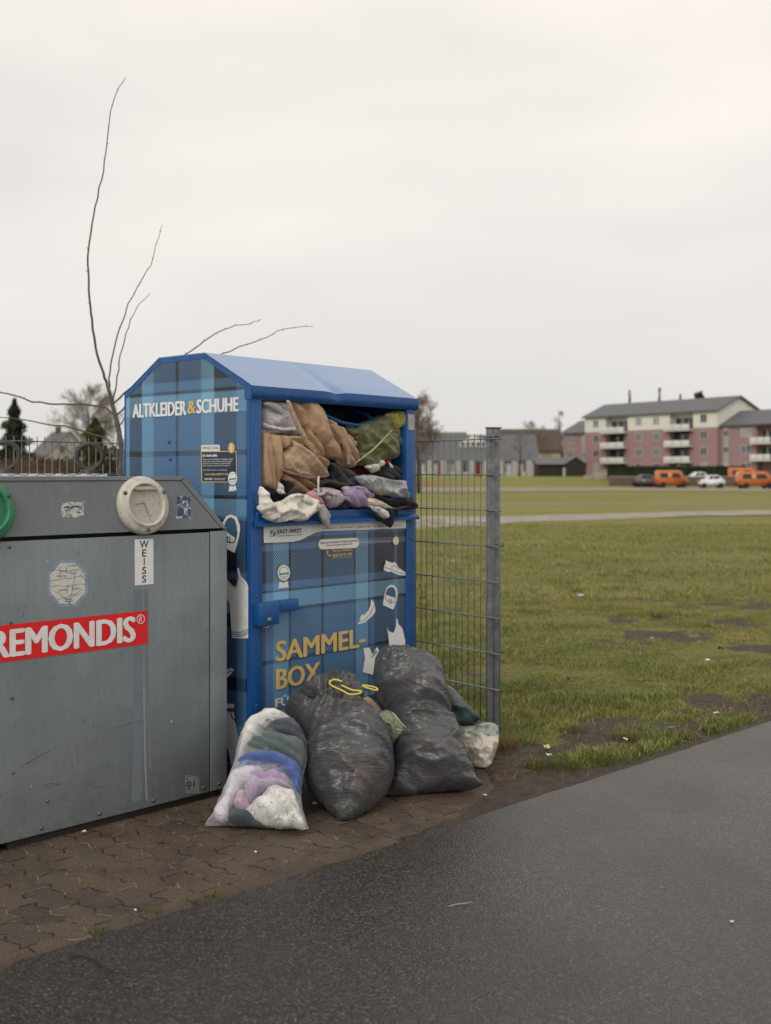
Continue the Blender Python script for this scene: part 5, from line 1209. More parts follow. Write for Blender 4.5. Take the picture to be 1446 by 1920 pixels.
scrap('plastic_scrap', 1091, 1123, .05, blu_p, 'pale blue plastic scrap far out on the turf', 'litter', 7, .3, 1.2, zg+.01)
scrap('leaf', 1066, 1288, .022, dleaf, 'curled dark leaf in the grass above the soil patches', 'leaf', 8, .9, 1, zg+.02)
scrap('leaf', 1352, 1230, .03, dleaf, 'dark leaf in the grass at the right above the torn paper', 'leaf', 9, .9, 1, zg+.02)
scrap('paper_scrap', 850, 1057, .03, wpap, 'white scrap on the turf seen through the mesh fence', 'litter', 10, .4, 1.2, zg+.02)
scrap('paper_scrap', 1223, 1207, .016, wpap, 'tiny white scrap left of the large mud patch', 'litter', 11, .4, 1, zg+.02)
scrap('paper_strip', 1262, 1373, .026, simple('buff_paper', (.34,.26,.19), .7), 'narrow buff paper strip on the bare soil by the road', 'litter', 12, .2, 1.7, zg)
scrap('leaf', 1370, 1337, .018, simple('red_leaf', (.25,.05,.03), .6), 'small reddish leaf near the white scrap at the right', 'leaf', 13, .4, 1, zg)
for i, (px, py, lb, sz) in enumerate(((590,1513,'white shred on the paving between the linen sack and the drawstring sack',.015),(850,1484,'tiny white crumb beside the right corner of the tall sack',.008),(254,1713,'round white pellet at the asphalt edge',.007),(480,1604,'white crumb in the middle of the paving',.007),(158,1567,'pale crumb of mortar by the container base',.014),(1372,1736,'tiny white chip on the asphalt at the right',.008),(910,1496,'white crumb at the right end of the paving',.008))):
    scrap('crumb', px, py, sz, wpap, lb, 'litter', 20+i, .4, 1.2, .013)
tw = [G(px, py)+Vector((0,0,.016)) for px, py in ((126,1804),(150,1802),(172,1808),(192,1822),(210,1831),(236,1840))]
MBt = MB().tube(tw, [.002,.0025,.0022,.002,.0016,.001], 5); tag(MBt.build('twig', simple('dark_bark', (.015,.012,.01), .8), origin=tuple(tw[0])), 'thin black twig lying on the asphalt at the lower left', 'twig')
tw = [G(px, py)+Vector((0,0,.014)) for px, py in ((842,1707),(855,1703),(870,1702),(885,1699))]
tag(MB().tube(tw, .0015, 5).build('straw', simple('pale_straw', (.5,.45,.35), .7), origin=tuple(tw[0])), 'pale straw stalk lying in the middle of the asphalt', 'straw')
tw = [G(px, py)+Vector((0,0,.012)) for px, py in ((126,1768),(140,1770),(158,1766),(172,1760))]
tag(MB().tube(tw, .0015, 5).build('straw', simple('tan_straw', (.3,.22,.15), .7), origin=tuple(tw[0])), 'tan straw stalk at the asphalt edge on the left', 'straw')
# ------------------------------------------------------------------ mesh fence
gw = simple('galvanised_wire', (.15,.165,.165), .5, .3, var=.2, scale=30)
t = NT('galvanised_post'); c = t.coord(); n = t.voro(t.mapp(c, (1,1,.6)), 60); n2 = t.noise(c, 20, 5, .7)
t.pbr(color=t.mix(t.rng(n2, .35, .65), (.10,.107,.115), (.19,.20,.215)), rough=.55, metal=.2, normal=t.bump(n, .1, .002)); gpost = t.m
f1 = Vector((-.648,.762,0)).normalized(); f1n = Vector((f1.y,-f1.x,0))
def mesh_panel(P0, d, length, label, top=1.72, bars=None):
    o = empty('mesh_fence_panel', P0, math.atan2(d.y, d.x), label, 'fence panel', 'welded mesh fence panels')
    m = MB(); z = top; n = int(length/.05)
    zs = []
    while z > .02: zs.append(z); z -= .2
    for z in zs:
        for s_ in (-.007, .007): m.tube([(-.004, s_, z), (n*.05+.004, s_, z)], .0038, 6)
    m.build('horizontal_rods', gw, o)
    m = MB()
    for i in range(n+1): m.tube([(i*.05, 0, .03), (i*.05, 0, top+.03)], .0030, 6)
    m.build('vertical_rods', gw, o)
    return o
def fence_post(P, rz, label, h=1.78):
    o = empty('fence_post', P, rz, label, 'fence post', 'galvanised fence posts')
    m = MB(); m.bev(-.0365, -.0015, -.02, .02, 0, h, .003); m.bev(.0015, .0365, -.02, .02, 0, h, .003); m.box(-.004, .004, -.016, .018, 0, h)
    m.build('post_tube', gpost, o)
    MB().bev(-.042, .044, -.026, .026, h, h+.008, .002).build('cap', gpost, o)
    for z in (1.735, 1.126, .526): MB().tube([(-.045,-.012,z-.006),(-.03,-.026,z),(.03,-.026,z+.004),(.048,-.014,z+.008),(.062,.01,z+.006)], .0035, 6).build('clip', gw, o)
    for z in (1.12, .52): MB().lathe([(.007,0),(.007,.012),(.004,.014)], 6, Matrix.Translation((.045,-.01,z)) @ Matrix.Rotation(R(90),4,'Y')).build('clip_bolt', bolt_m, o)
    return o
PP = Vector((.606, 6.31, 0))
fence_post(PP, 0.10, 'galvanised fence post at the open end of the mesh fence by the turf')
S0 = PP-f1*.085+f1n*-.034
mesh_panel(S0, f1, 2.30, 'welded mesh panel running back from the galvanised post beside the blue box')
CR = S0+f1*2.33
fence_post(CR, .6, 'galvanised corner post hidden behind the blue clothes bank')
f2 = Vector((-.7,-.714,0)).normalized()
mesh_panel(CR+f2*.05, f2, 2.5, 'welded mesh panel directly behind the bottle bank'); mesh_panel(CR+f2*2.62, f2, 1.6, 'welded mesh panel leaving the picture at the far left')
# ------------------------------------------------------------------ trees
bark = simple('grey_brown_bark', (.115,.095,.075), .85, var=.3, scale=20, bump=.5, bscale=30, bdist=.01)
dbark = simple('dark_wood', (.055,.045,.038), .9, var=.3)
twm = simple('pale_twigs', (.24,.20,.165), .85, var=.2); twr = simple('reddish_twigs', (.25,.19,.17), .85, var=.2)
def pxline(P, Y, jit=0): return [W(x, y, Y+jit*i) for i, (x, y) in enumerate(P)]
def wob_line(P, amp, seed, sub=4):
    out = []; r = random.Random(seed)
    for a, b in zip(P[:-1], P[1:]):
        for i in range(sub):
            p = a+(b-a)*i/sub; out.append(p+Vector((r.uniform(-1,1), r.uniform(-1,1), r.uniform(-1,1)))*amp)
    return out+[P[-1]]
D8 = 8.2
base = Vector(((228-CX)/F*D8, D8, 0))
tr = empty('young_tree', base, 0, 'leafless young tree with long whip shoots growing behind the mesh fence', 'tree')
tp = [base]+pxline([(229,1000),(226,885),(229,850),(222,804),(217,780),(211,760),(206,738),(200,718)], D8)
MB().tube(tp, [.030,.026,.023,.021,.019,.017,.015,.0135,.012], 8).build('trunk', bark, tr, M=Matrix.Translation(-base))
shoots = [([(200,718),(190,690),(178,650),(172,600),(167,560),(165,510),(165,470),(172,420),(183,370),(193,320),(199,270),(207,210),(219,170),(235,145)], .0125, .0030),
 ([(206,738),(205,710),(208,675),(222,625),(234,590),(245,560),(262,530),(283,497),(293,460),(304,422)], .0085, .0026),
 ([(211,760),(218,720),(223,680),(233,640),(243,600),(262,570),(282,549)], .0075, .0024),
 ([(217,780),(200,764),(150,758),(107,759),(60,753),(37,744),(0,737),(-40,735)], .010, .006),
 ([(211,760),(232,738),(262,715),(300,700),(347,665),(375,645),(403,625),(430,613),(470,606),(490,598)], .009, .0026),
 ([(217,780),(250,750),(320,720),(380,690),(418,663),(450,650),(490,637),(520,620),(550,614),(587,612)], .009, .0026),
 ([(222,804),(232,786),(262,760),(300,740)], .008, .004), ([(229,850),(200,820),(120,800),(60,790),(20,783),(-20,781)], .009, .004)]
for i, (P, r0, r1) in enumerate(shoots):
    r0 *= .8; r1 *= .75; L_ = wob_line(pxline(P, D8, .02*(1 if i % 2 else -1)), .006, i, 3); n = len(L_); m = MB()
    m.tube(L_, [r0+(r1-r0)*k/(n-1) for k in range(n)], 6)
    r = random.Random(i)
    for k in range(2, n-1, 2):      # buds
        d = Vector((r.uniform(-1,1), r.uniform(-.4,.4), .8)).normalized(); m.tube([L_[k], L_[k]+d*.014], [.0035, .001], 5)
    if i == 0:
        for (a, b) in (((165,467),(162,463)),((164,510),(159,505)),((168,569),(164,568))): m.tube([W(*a, D8), W(*b, D8)], [.003,.0015], 5)
    m.build('branch', bark, tr, M=Matrix.Translation(-base))
def bare_tree(name, px, Y, ytop, spread, label, seed, twig_mat, trunk_mat=dbark, n1=9, tr_r=.02, twr_=.012, group=None, z0=None, low=.25, lev=4, erect=.55):
    r = random.Random(seed); z0 = terr(0, Y) if z0 is None else z0
    x = (px-CX)/F*Y; h = H+(HY-ytop)/F*Y-z0; b = Vector((x, Y, z0))
    o = empty(name, b, 0, label, 'tree', group)
    tm = MB(); cm = MB()
    top = Vector((r.uniform(-.05,.05)*h, 0, h*.86)); tp = [Vector((0,0,0)), Vector((r.uniform(-.02,.02)*h,0,h*.3)), Vector((r.uniform(-.03,.03)*h,0,h*.6)), top]
    tm.tube(tp, [h*tr_r, h*tr_r*.75, h*tr_r*.45, h*tr_r*.12], 7)
    def grow(p, d, L, rad, lv):
        q = p; pts = [p]; 
        for i in range(4):
            d = (d+Vector((r.gauss(0,.14), r.gauss(0,.14), r.gauss(.05,.12)))).normalized(); q = q+d*L/4; pts.append(q)
        (tm if lv == 0 else cm).tube(pts, [rad, rad*.85, rad*.7, rad*.55, rad*.4], 5 if lv == 0 else 3, cap=False)
        if lv < lev-1:
            for i in range(5 if lv < 2 else 4):
                k = r.choice([1,2,3,4]); dd = (d+Vector((r.gauss(0,.55), r.gauss(0,.55), r.gauss(.1,.4)))).normalized()
                grow(pts[k], dd, L*r.uniform(.5,.75), max(twr_*.7, rad*.5), lv+1)
    for i in range(n1):
        f = low+(.95-low)*i/(n1-1); a = i*2.4+r.random(); zz_ = h*f*.86
        up_ = erect+.5*f; d = Vector((math.cos(a), math.sin(a), up_)).normalized()
        L = spread*(1.0-.62*max(0, f-.35)/.65)*r.uniform(.75,1.05)*.62
        grow(Vector((0,0,zz_)), d, L, max(twr_*1.3, h*tr_r*.3*(1-f*.6)), 0)
    tm.build('trunk', trunk_mat, o); cm.build('crown', twig_mat, o); return o
def leaf_mat(name, c1, c2):
    t = NT(name); c = t.coord(); n = t.noise(c, 1.3, 5, .6)
    return t.pbr(color=t.mix(t.rng(n, .35, .65), c1, c2), rough=.8, spec=.2)
needle = leaf_mat('dark_needles', (.020,.030,.016), (.045,.06,.03)); olive_l = leaf_mat('olive_foliage', (.05,.055,.02), (.10,.10,.04)); brown_l = leaf_mat('russet_foliage', (.055,.036,.026), (.10,.062,.042)); hedge_l = leaf_mat('dark_hedge_leaves', (.012,.018,.008), (.03,.042,.016))
def clumps(m, pts, sz, r):
    for p in pts:
        a = Vector((r.gauss(0,1), r.gauss(0,1), r.gauss(0,1))).normalized(); b = a.orthogonal().normalized(); c = a.cross(b); s = sz*r.uniform(.5,1.3)
        m.add([p+b*s, p+c*s*.6, p-b*s, p-c*s*.6], [(0,1,2,3)])
def conifer(name, px, Y, ytop, width, label, seed, mat=needle, group=None, n=2600, sz=.3, z0=None, shape=1.0, cat='tree'):
    r = random.Random(seed); z0 = terr(0, Y) if z0 is None else z0; x = (px-CX)/F*Y; h = H+(HY-ytop)/F*Y-z0
    o = empty(name, (x, Y, z0), 0, label, cat, group)
    MB().tube([(0,0,0),(0,0,h*.97)], [h*.02,h*.004], 7).build('trunk', dbark, o)
    m = MB(); P = []
    for i in range(n):
        f = r.random()**1.35; zz_ = h*(.06+.94*f); tier = .70+.30*math.sin(f*h*4.2+.6*math.sin(r.random()*6)); R_ = width*(1-f)**shape*tier+.05
        a = r.random()*6.283; rr = R_*math.sqrt(r.uniform(.25,1))*(.8+.3*math.sin(a*5+f*20)); P.append(Vector((rr*math.cos(a), rr*math.sin(a), zz_-rr*.18)))
    clumps(m, P, sz, r); m.build('crown', mat, o); return o
def bush(name, px, Y, ytop, width, label, seed, mat, n=2500, sz=.25, z0=None, cat='shrub', group=None):
    r = random.Random(seed); z0 = terr(0, Y) if z0 is None else z0; x = (px-CX)/F*Y; h = H+(HY-ytop)/F*Y-z0
    o = empty(name, (x, Y, z0), 0, label, cat, group)
    m = MB(); P = []
    for i in range(n):
        a = r.random()*6.283; f = r.random(); e = math.acos(2*f-1)
        v = Vector((math.sin(e)*math.cos(a), math.sin(e)*math.sin(a), math.cos(e))); k = .82+.3*noise.noise(v*2.4+Vector((seed,0,0)))+.12*noise.noise(v*7); rr = k*r.uniform(.7,1)
        P.append(Vector((v.x*width*rr, v.y*width*rr, h/2+v.z*h/2*rr)))
    clumps(m, P, sz, r); m.build('crown', mat, o); MB().tube([(0,0,0),(0,0,h*.5)], [.12,.05], 6).build('trunk', dbark, o); return o
def hedge(name, pts, z0, z1, th_, mat, label, seed, dens=26, sz=.14, cat='hedge'):
    r = random.Random(seed); m = MB(); o0 = Vector((*pts[0], z0))
    for (a, b) in zip(pts[:-1], pts[1:]):
        a = Vector((*a, 0))-Vector((o0.x,o0.y,0)); b = Vector((*b, 0))-Vector((o0.x,o0.y,0)); L = (b-a).length; d = (b-a).normalized(); n = Vector((-d.y, d.x, 0))
        m.add([a-n*th_*.4, b-n*th_*.4, b-n*th_*.4+Vector((0,0,z1-z0-.1)), a-n*th_*.4+Vector((0,0,z1-z0-.1)), a+n*th_*.4, b+n*th_*.4, b+n*th_*.4+Vector((0,0,z1-z0-.1)), a+n*th_*.4+Vector((0,0,z1-z0-.1))], [(0,1,2,3),(4,7,6,5),(3,2,6,7),(0,3,7,4),(1,5,6,2)])
        P = [a+d*r.uniform(0,L)+n*th_*r.choice([-.5,.5])*r.uniform(.7,1.05)+Vector((0,0,r.uniform(0,(z1-z0)))) for _ in range(int(L*(z1-z0)*dens))]
        P += [a+d*r.uniform(0,L)+n*th_*r.uniform(-.5,.5)+Vector((0,0,(z1-z0)*r.uniform(.93,1.04))) for _ in range(int(L*th_*dens*2))]
        clumps(m, P, sz, r)
    o = m.build(name, mat); o.location = o0; return tag(o, label, cat)
bare_tree('bare_tree', 168, 96, 712, 4.3, 'wide round leafless tree on the left behind the young tree', 3, twm, n1=22, twr_=.0125, low=.18, lev=5, erect=.4)
conifer('spruce', 27, 110, 748, 3.6, 'dark pointed spruce at the far left', 4, n=7500, sz=.19, shape=.9)
conifer('cypress_shrub', 178, 88, 785, 2.1, 'olive green evergreen in front of the wide leafless tree', 5, olive_l, n=5500, sz=.2, shape=.55)
bush('russet_bush', 218, 84, 833, 1.1, 'russet bush beside the clothes bank edge', 6, brown_l, 1600, .14)
bush('dark_bush', 222, 60, 872, .9, 'dark low bush right of the trunk of the young tree', 7, needle, 900, .12)
bush('dark_bush', 118, 66, 868, 1.0, 'dark low bush left of the olive evergreen', 8, needle, 900, .12)
bare_tree('bare_birch', 785, 92, 733, 3.6, 'leafless birch with a hazy rounded crown right of the clothes bank', 9, twr, n1=22, twr_=.015, low=.30, lev=5, erect=.7)
bare_tree('bare_tree', 1003, 205, 783, 5.2, 'low leafless tree behind the brown roofed house', 10, twm, n1=12, twr_=.028, lev=4)
bare_tree('bare_tree', 1048, 235, 757, 3.6, 'slender pale leafless tree left of the pink apartment block', 11, twm, n1=12, twr_=.028, lev=4, erect=1.2)
bare_tree('bare_tree', 975, 150, 800, 2.8, 'thin leafless tree in front of the row of low houses', 12, twm, n1=10, twr_=.015, lev=4)
for px, yt, w, sd, lb in ((1181,733,1.0,13,'narrow dark treetop behind the apartment roof, first from the left'),(1237,728,1.1,14,'narrow dark treetop behind the apartment roof, second from the left'),(1276,740,1.1,15,'short dark treetop behind the apartment roof, third from the left')):
    conifer('far_spruce', px, 250, yt, w*2.0, lb, sd, n=700, sz=.35, group='treetops behind the apartment roof', shape=1.3)
bush('pine_crown', 1311, 246, 729, 1.6, 'rounded dark green pine top behind the apartment roof', 16, needle, 900, .5, z0=11.5, cat='tree')
hedge('beech_hedge', [(-26.0,44),(-12.2,44)], 0, 2.15, .9, brown_l, 'long russet brown hedge behind the bottle bank', 17, 30, .1)
hedge('field_hedge', [(-52,168),(-20,172),(2.5,176)], 1.1, 3.6, 2.0, olive_l, 'low far hedge closing the field behind the blue clothes bank', 22, 10, .3)
for px, yt, w_, sd in ((470,800,5,40),(620,790,6,41)): bare_tree('bare_tree', px, 190, yt, w_, 'leafless tree far behind the clothes bank, %s' % ('left of the pair' if sd == 40 else 'right of the pair'), sd, twm, n1=12, twr_=.025, lev=4)
# ------------------------------------------------------------------ houses
pinkw = simple('old_rose_render', (.33,.205,.215), .9, var=.06, scale=.3); creamw = simple('cream_render', (.70,.68,.61), .9, var=.05, scale=.3); whitew = simple('white_render', (.62,.61,.57), .85, var=.08, scale=.4)
roofg = simple('grey_roof_tiles', (.105,.11,.12), .6, var=.15, scale=1.5, bump=.4, bscale=4, bdist=.05); roofb = simple('brown_roof_tiles', (.085,.055,.042), .75, var=.2, scale=1)
glas = simple('window_glass', (.05,.06,.065), .12, var=.3, scale=.7); frm = simple('white_window_frame', (.60,.60,.58), .6); curt = simple('curtained_glass', (.30,.32,.33), .3, var=.3, scale=1.2); glas2 = simple('pale_grey_glass', (.14,.17,.19), .15, var=.4, scale=.8); balw = simple('white_balcony_panel', (.66,.66,.64), .6, var=.06, scale=.5)  # some panes get a lighter grey base colour
darkw = simple('dark_stained_boards', (.028,.020,.018), .85, var=.3, scale=2); redd = simple('red_door_paint', (.25,.03,.03), .5); dar = simple('recess_shade', (.035,.038,.042), .9); dull = simple('grey_infill_panel', (.36,.35,.33), .8)
fd = Vector((.584,-.811,0)).normalized(); fb = Vector((.811,.584,0)).normalized(); P0 = Vector((38.3, 215, 0))
apt = empty('apartment_block', P0, math.atan2(fd.y, fd.x), 'long pink and cream apartment block with grey roofs and white balconies', 'apartment block')
def sx(px):
    k = (px-CX)/F; return (k*P0.y-P0.x)/(fd.x-k*fd.y)
# local: x along the facade, y to the back, z up. Lower walls pink, top floor cream, built as stacked blocks with real recesses
def gable_roof(par, x0, x1, y0, y1, ze, zr, over=.5, tk=.25, mat=roofg):
    ym = (y0+y1)/2; k = (zr-ze)/(ym-y0); m = MB()
    P = [(y0-over, ze-over*k), (ym, zr), (y1+over, ze-over*k), (y1+over, ze-over*k+tk), (ym, zr+tk), (y0-over, ze-over*k+tk)]
    m.prism([(P[0]),(P[1]),(P[4]),(P[5])], x0-over, x1+over, lambda y, z, x: (x, y, z)); m.prism([(P[1]),(P[2]),(P[3]),(P[4])], x0-over, x1+over, lambda y, z, x: (x, y, z))
    return m.build('roof', mat, par)
def block(par, x0, x1, y0, y1, z0, z1, mat, recesses=(), name='wall', rec=1.4):
    """wall volume with balcony recesses (x ranges) cut through the front"""
    m = MB(); xs = [x0]+[v for r_ in recesses for v in r_]+[x1]
    for i in range(0, len(xs), 2): m.box(xs[i], xs[i+1], y0, y1, z0, z1)
    for a, b in recesses: m.box(a, b, y0+rec, y1, z0, z1)
    return m.build(name, mat, par)
def window(par, x, z, w=1.25, h=1.3, y=0.0, lit=False):
    m = MB(); a, b = x-w/2, x+w/2
    for q_ in ((a-.07, a, z-.07, z+h+.07), (b, b+.07, z-.07, z+h+.07), (a, b, z-.07, z), (a, b, z+h, z+h+.07), (x-.04, x+.04, z, z+h)): m.box(q_[0], q_[1], y-.05, y+.02, q_[2], q_[3])
    f = m.build('window', frm, par); MB().box(a, b, y-.03, y-.005, z, z+h).build('pane', (glas, curt, glas2)[int(abs(x*7.3+z*3.1)) % 3], f); return f
def balcony(par, x0, x1, z, y=0.0, rec=1.4):
    m = MB(); m.box(x0-.5, x1+.05, y-1.1, y+rec, z-.18, z)
    n = 3; L_ = (x1-x0+.55)/n
    for i in range(n):
        a = x0-.5+L_*i; m.bev(a+.06, a+L_-.06, y-1.16, y-1.08, z+.05, z+.95, .02)
        m.box(a, a+L_, y-1.13, y-1.10, z-.05, z+.10)
    m.box(x0-.5, x0-.44, y-1.08, y, z, z+.95)
    b_ = m.build('balcony', balw, par)
    m = MB(); m.box(x0+.3, x1-.3, y+rec-.06, y+rec-.003, z+.05, z+2.15); m.build('balcony_door', glas, b_)
    m = MB()
    for k in (.3, .36, .62): m.box(x0+(x1-x0)*k, x0+(x1-x0)*k+.12, y+rec-.09, y+rec-.062, z+.05, z+2.15)
    m.build('door_frame', frm, b_)
    return b_
RB = [(sx(1136), sx(1177)), (sx(1256), sx(1300))]
LEN = sx(1345)
block(apt, 0, LEN, 0, 11.8, 0, 9.6, pinkw, RB); block(apt, 0, LEN, -.03, 11.83, 9.6, 12.5, creamw, RB)
m = MB(); m.prism([(-.02,12.5),(5.9,14.85),(11.82,12.5)], 0, .3, lambda y, z, x: (x, y, z)); m.prism([(-.02,12.5),(5.9,14.85),(11.82,12.5)], LEN-.3, LEN, lambda y, z, x: (x, y, z)); m.build('gable', creamw, apt)
gable_roof(apt, 0, LEN, 0, 11.8, 12.5, 14.95)
for pxw in (1118, 1198, 1231, 1320):
    for k, z in enumerate((10.55, 7.7, 4.9, 2.2)): window(apt, sx(pxw), z, y=-.03 if k == 0 else 0, lit=False)
for (a, b) in RB:
    m = MB(); m.box(a-.02, a+.12, -.06, -.031, 0, 12.4); m.box(b-.12, b+.02, -.06, -.031, 0, 12.4)
    for z in (9.35, 6.55, 3.75): balcony(apt, a, b, z)
    MB().box(a, b, 1.385, 1.397, 0, 12.45).build('recess_shade_sheet', dar, apt)  # dark sheet over the back wall, recess shade put into its colour
    MB().box(b-.9, b-.05, .2, .35, 0, 9.58).build('balcony_screen', pinkw, apt)
# wings
x1r = sx(1500); block(apt, LEN+.02, x1r, .9, 11.4, 0, 9.8, pinkw, [(sx(1412), sx(1446))]); gable_roof(apt, LEN+.55, x1r, .9, 11.4, 9.9, 12.3)
MB().box(sx(1351), sx(1361), .80, .88, 1, 9.6).build('stair_panel', dull, apt)
for z in (8.1, 5.3, 2.5): window(apt, sx(1356), z, 1.0, .9, .80)
for z in (7.9, 5.1, 2.2): window(apt, sx(1393), z, 2.0, 1.3, .9)
for z in (6.7, 3.9): balcony(apt, sx(1412), sx(1446), z, .9)
xl_ = sx(1050); block(apt, xl_, -.02, .9, 11.4, 0, 9.6, pinkw); gable_roof(apt, xl_, -.55, .9, 11.4, 9.7, 12.1)
for z in (7.8, 5.0, 2.2): window(apt, sx(1063), z, 1.7, 1.3, .9)
MB().box(sx(1086), sx(1095), .80, .88, 1, 9.4).build('stair_panel', dull, apt)
for z in (7.6, 4.8): window(apt, sx(1090.5), z, 1.1, 1.0, .80)
for z in (6.4,): balcony(apt, sx(1022), sx(1044), z, 2.2, .6)
m = MB(); m.box(sx(1024), xl_-.02, 2.8, 11, 0, 9.3); m.build('wall', simple('dark_render', (.12,.10,.09), .9), apt)
# row of low houses
def X_(px, Y): return (px-CX)/F*Y
Yr = 182; rowh = empty('row_house', (X_(870,Yr), Yr, 0), 0, 'long low white row of cottages with one grey roof and red doors', 'houses')
ox = X_(870, Yr); xa, xb = X_(740,Yr)-ox, X_(1006,Yr)-ox
MB().box(xa, xb, 0, 8, .5, 3.95).build('wall', whitew, rowh)
gable_roof(rowh, xa, xb, 0, 9, 4.05, 7.9, .5)
m = MB(); c_ = X_(889,Yr)-ox; m.prism([(c_-2.3,6.1),(c_+2.3,6.1),(c_+2.0,6.9),(c_,8.0),(c_-2.0,6.9)], 2.0, 4.6, lambda x, z, y: (x, y, z)); dm_ = m.build('dormer', whitew, rowh)
m = MB()
for k in range(-2, 3): m.box(c_+k*.85-.28, c_+k*.85+.28, 1.95, 1.998, 6.25, 6.85)
m.build('dormer_panes', glas, dm_)
for i, pxd in enumerate((783, 826, 898, 966)):
    x = X_(pxd,Yr)-ox; MB().box(x-.5, x+.5, -.06, -.003, 1.3, 3.4).build('door', redd, rowh)
    for dx in (-2.0, 1.9): window(rowh, x+dx, 2.0, 1.2, 1.3, 0)
m = MB()
for i in range(10):
    x = xa+.5+i*(xb-xa)/10; m.box(x, x+.9, -1.4, -.1, 1.2, 3.8)
m.build('porch', dull, rowh)
bh = empty('brown_roofed_house', (X_(990,205), 205, 1.2), 0, 'yellowish house with a wide brown roof behind the cottages', 'house')
MB().box(-6, 6, 0, 9, -.2, 4.8).build('wall', simple('yellow_render', (.48,.40,.24), .9), bh); gable_roof(bh, -6, 6, 0, 9, 4.8, 8.6, .4, mat=roofb)
for x in (-4, -1.5, 1.5, 4): window(bh, x, 2.6)
bh2 = empty('grey_roofed_house', (X_(806,215), 215, 1.2), 0, 'grey roofed house rising behind the left end of the cottages', 'house')
MB().box(-7, 7, 0, 9, -.2, 5.2).build('wall', whitew, bh2); gable_roof(bh2, -7, 7, 0, 9, 5.2, 8.4, .4)
for x in (-4, 0, 4): window(bh2, x, 3)
# dark shed
sh = empty('wooden_shed', (X_(1054,148), 148, 1.25), 0, 'dark wooden shed with a low grey roof and a gabled front', 'shed')
MB().box(-3.2, .3, 0, 4, -.3, 1.75).build('wall', darkw, sh)
m = MB(); m.prism([(.3,-.3),(3.1,-.3),(3.1,1.6),(1.7,2.5),(.3,1.6)], -.6, 4, lambda x, z, y: (x, y, z)); m.build('gable_wall', darkw, sh)
m = MB(); m.add([(-3.4,-.4,1.7),(1.6,-.4,1.7),(1.6,2.2,2.55),(-3.4,2.2,2.55),(-3.4,-.4,1.58),(1.6,-.4,1.58),(1.6,2.2,2.43),(-3.4,2.2,2.43)], [(0,1,2,3),(4,7,6,5),(0,4,5,1),(0,3,7,4)]); m.prism([(.1,1.52),(1.7,2.55),(3.3,1.52),(3.3,1.64),(1.7,2.68),(.1,1.64)], -.8, 4.2, lambda x, z, y: (x, y, z)); m.build('roof', roofg, sh)
MB().box(.0, .35, -.62, -.602, .0, 1.2).build('door', dull, sh)
pb = empty('garden_store', (X_(1128,140), 140, .9), 0, 'small buff garden store and low wall right of the dark shed', 'store')
MB().bev(-.9, .95, 0, 1.5, -.4, 1.15, .05).build('wall', simple('buff_render', (.36,.32,.25), .9), pb); MB().bev(-2.1, -.91, .2, .6, -.4, .55, .03).build('low_wall', simple('weathered_render', (.30,.28,.24), .9), pb)
MB().bev(-1, 1.05, -.1, 1.6, 1.152, 1.24, .02).build('roof', dull, pb)
rw = empty('retaining_wall', (X_(1300,134), 134, 0), 0, 'low reddish brown wall behind the parked vehicles', 'wall')
MB().bev(X_(1143,134)-X_(1300,134), 22, 0, .4, -.1, 1.25, .02).build('wall', simple('brown_brick_wall', (.12,.085,.07), .9, var=.25, scale=1.5), rw)
MB().bev(X_(1143,134)-X_(1300,134)-.03, 22.03, -.04, .44, 1.252, 1.33, .01).build('coping', dull, rw)
hedge('clipped_hedge', [(X_(1140,138),138),(X_(1400,138),138)], 1.1, 2.5, 1.2, hedge_l, 'dark clipped hedge in front of the apartment block', 21, 30, .12)
# houses on the left
hl = empty('white_gabled_house', (X_(92,205), 205, 1.2), R(-48), 'white gabled house with a dark roof behind the bottle bank', 'house')
m = MB(); m.prism([(0,-.2),(8,-.2),(8,4.2),(4,8.1),(0,4.2)], -7, 0, lambda y, z, x: (x, y, z)); m.build('wall', whitew, hl)
gable_roof(hl, -7, 0, 0, 8, 4.2, 8.15, .5, .2, simple('slate_grey_roof', (.10,.10,.11), .6))
MB().box(-5, -4.2, 3.6, 4.4, 7.5, 9.4).build('chimney', simple('dark_chimney', (.05,.045,.045), .8), hl)
for x in (-5.5, -3.5, -1.5): window(hl, x, 1.4, 1.1, 1.3, 0)
m = MB()
for y in (2.0, 5.2): 
    for z in (1.3, 4.3): m.box(.003, .05, y, y+1.1, z, z+1.3)
m.build('gable_window', glas, hl)
hl2 = empty('red_roofed_house', (X_(140,240), 240, 1.2), 0, 'distant red roofed house behind the olive evergreen', 'house')
MB().box(-3, 3, 0, 6, -.2, 4.6).build('wall', whitew, hl2); gable_roof(hl2, -3, 3, 0, 6, 4.6, 7.4, .4, .2, simple('red_roof_tiles', (.26,.09,.06), .8)); window(hl2, 0, 2.2)
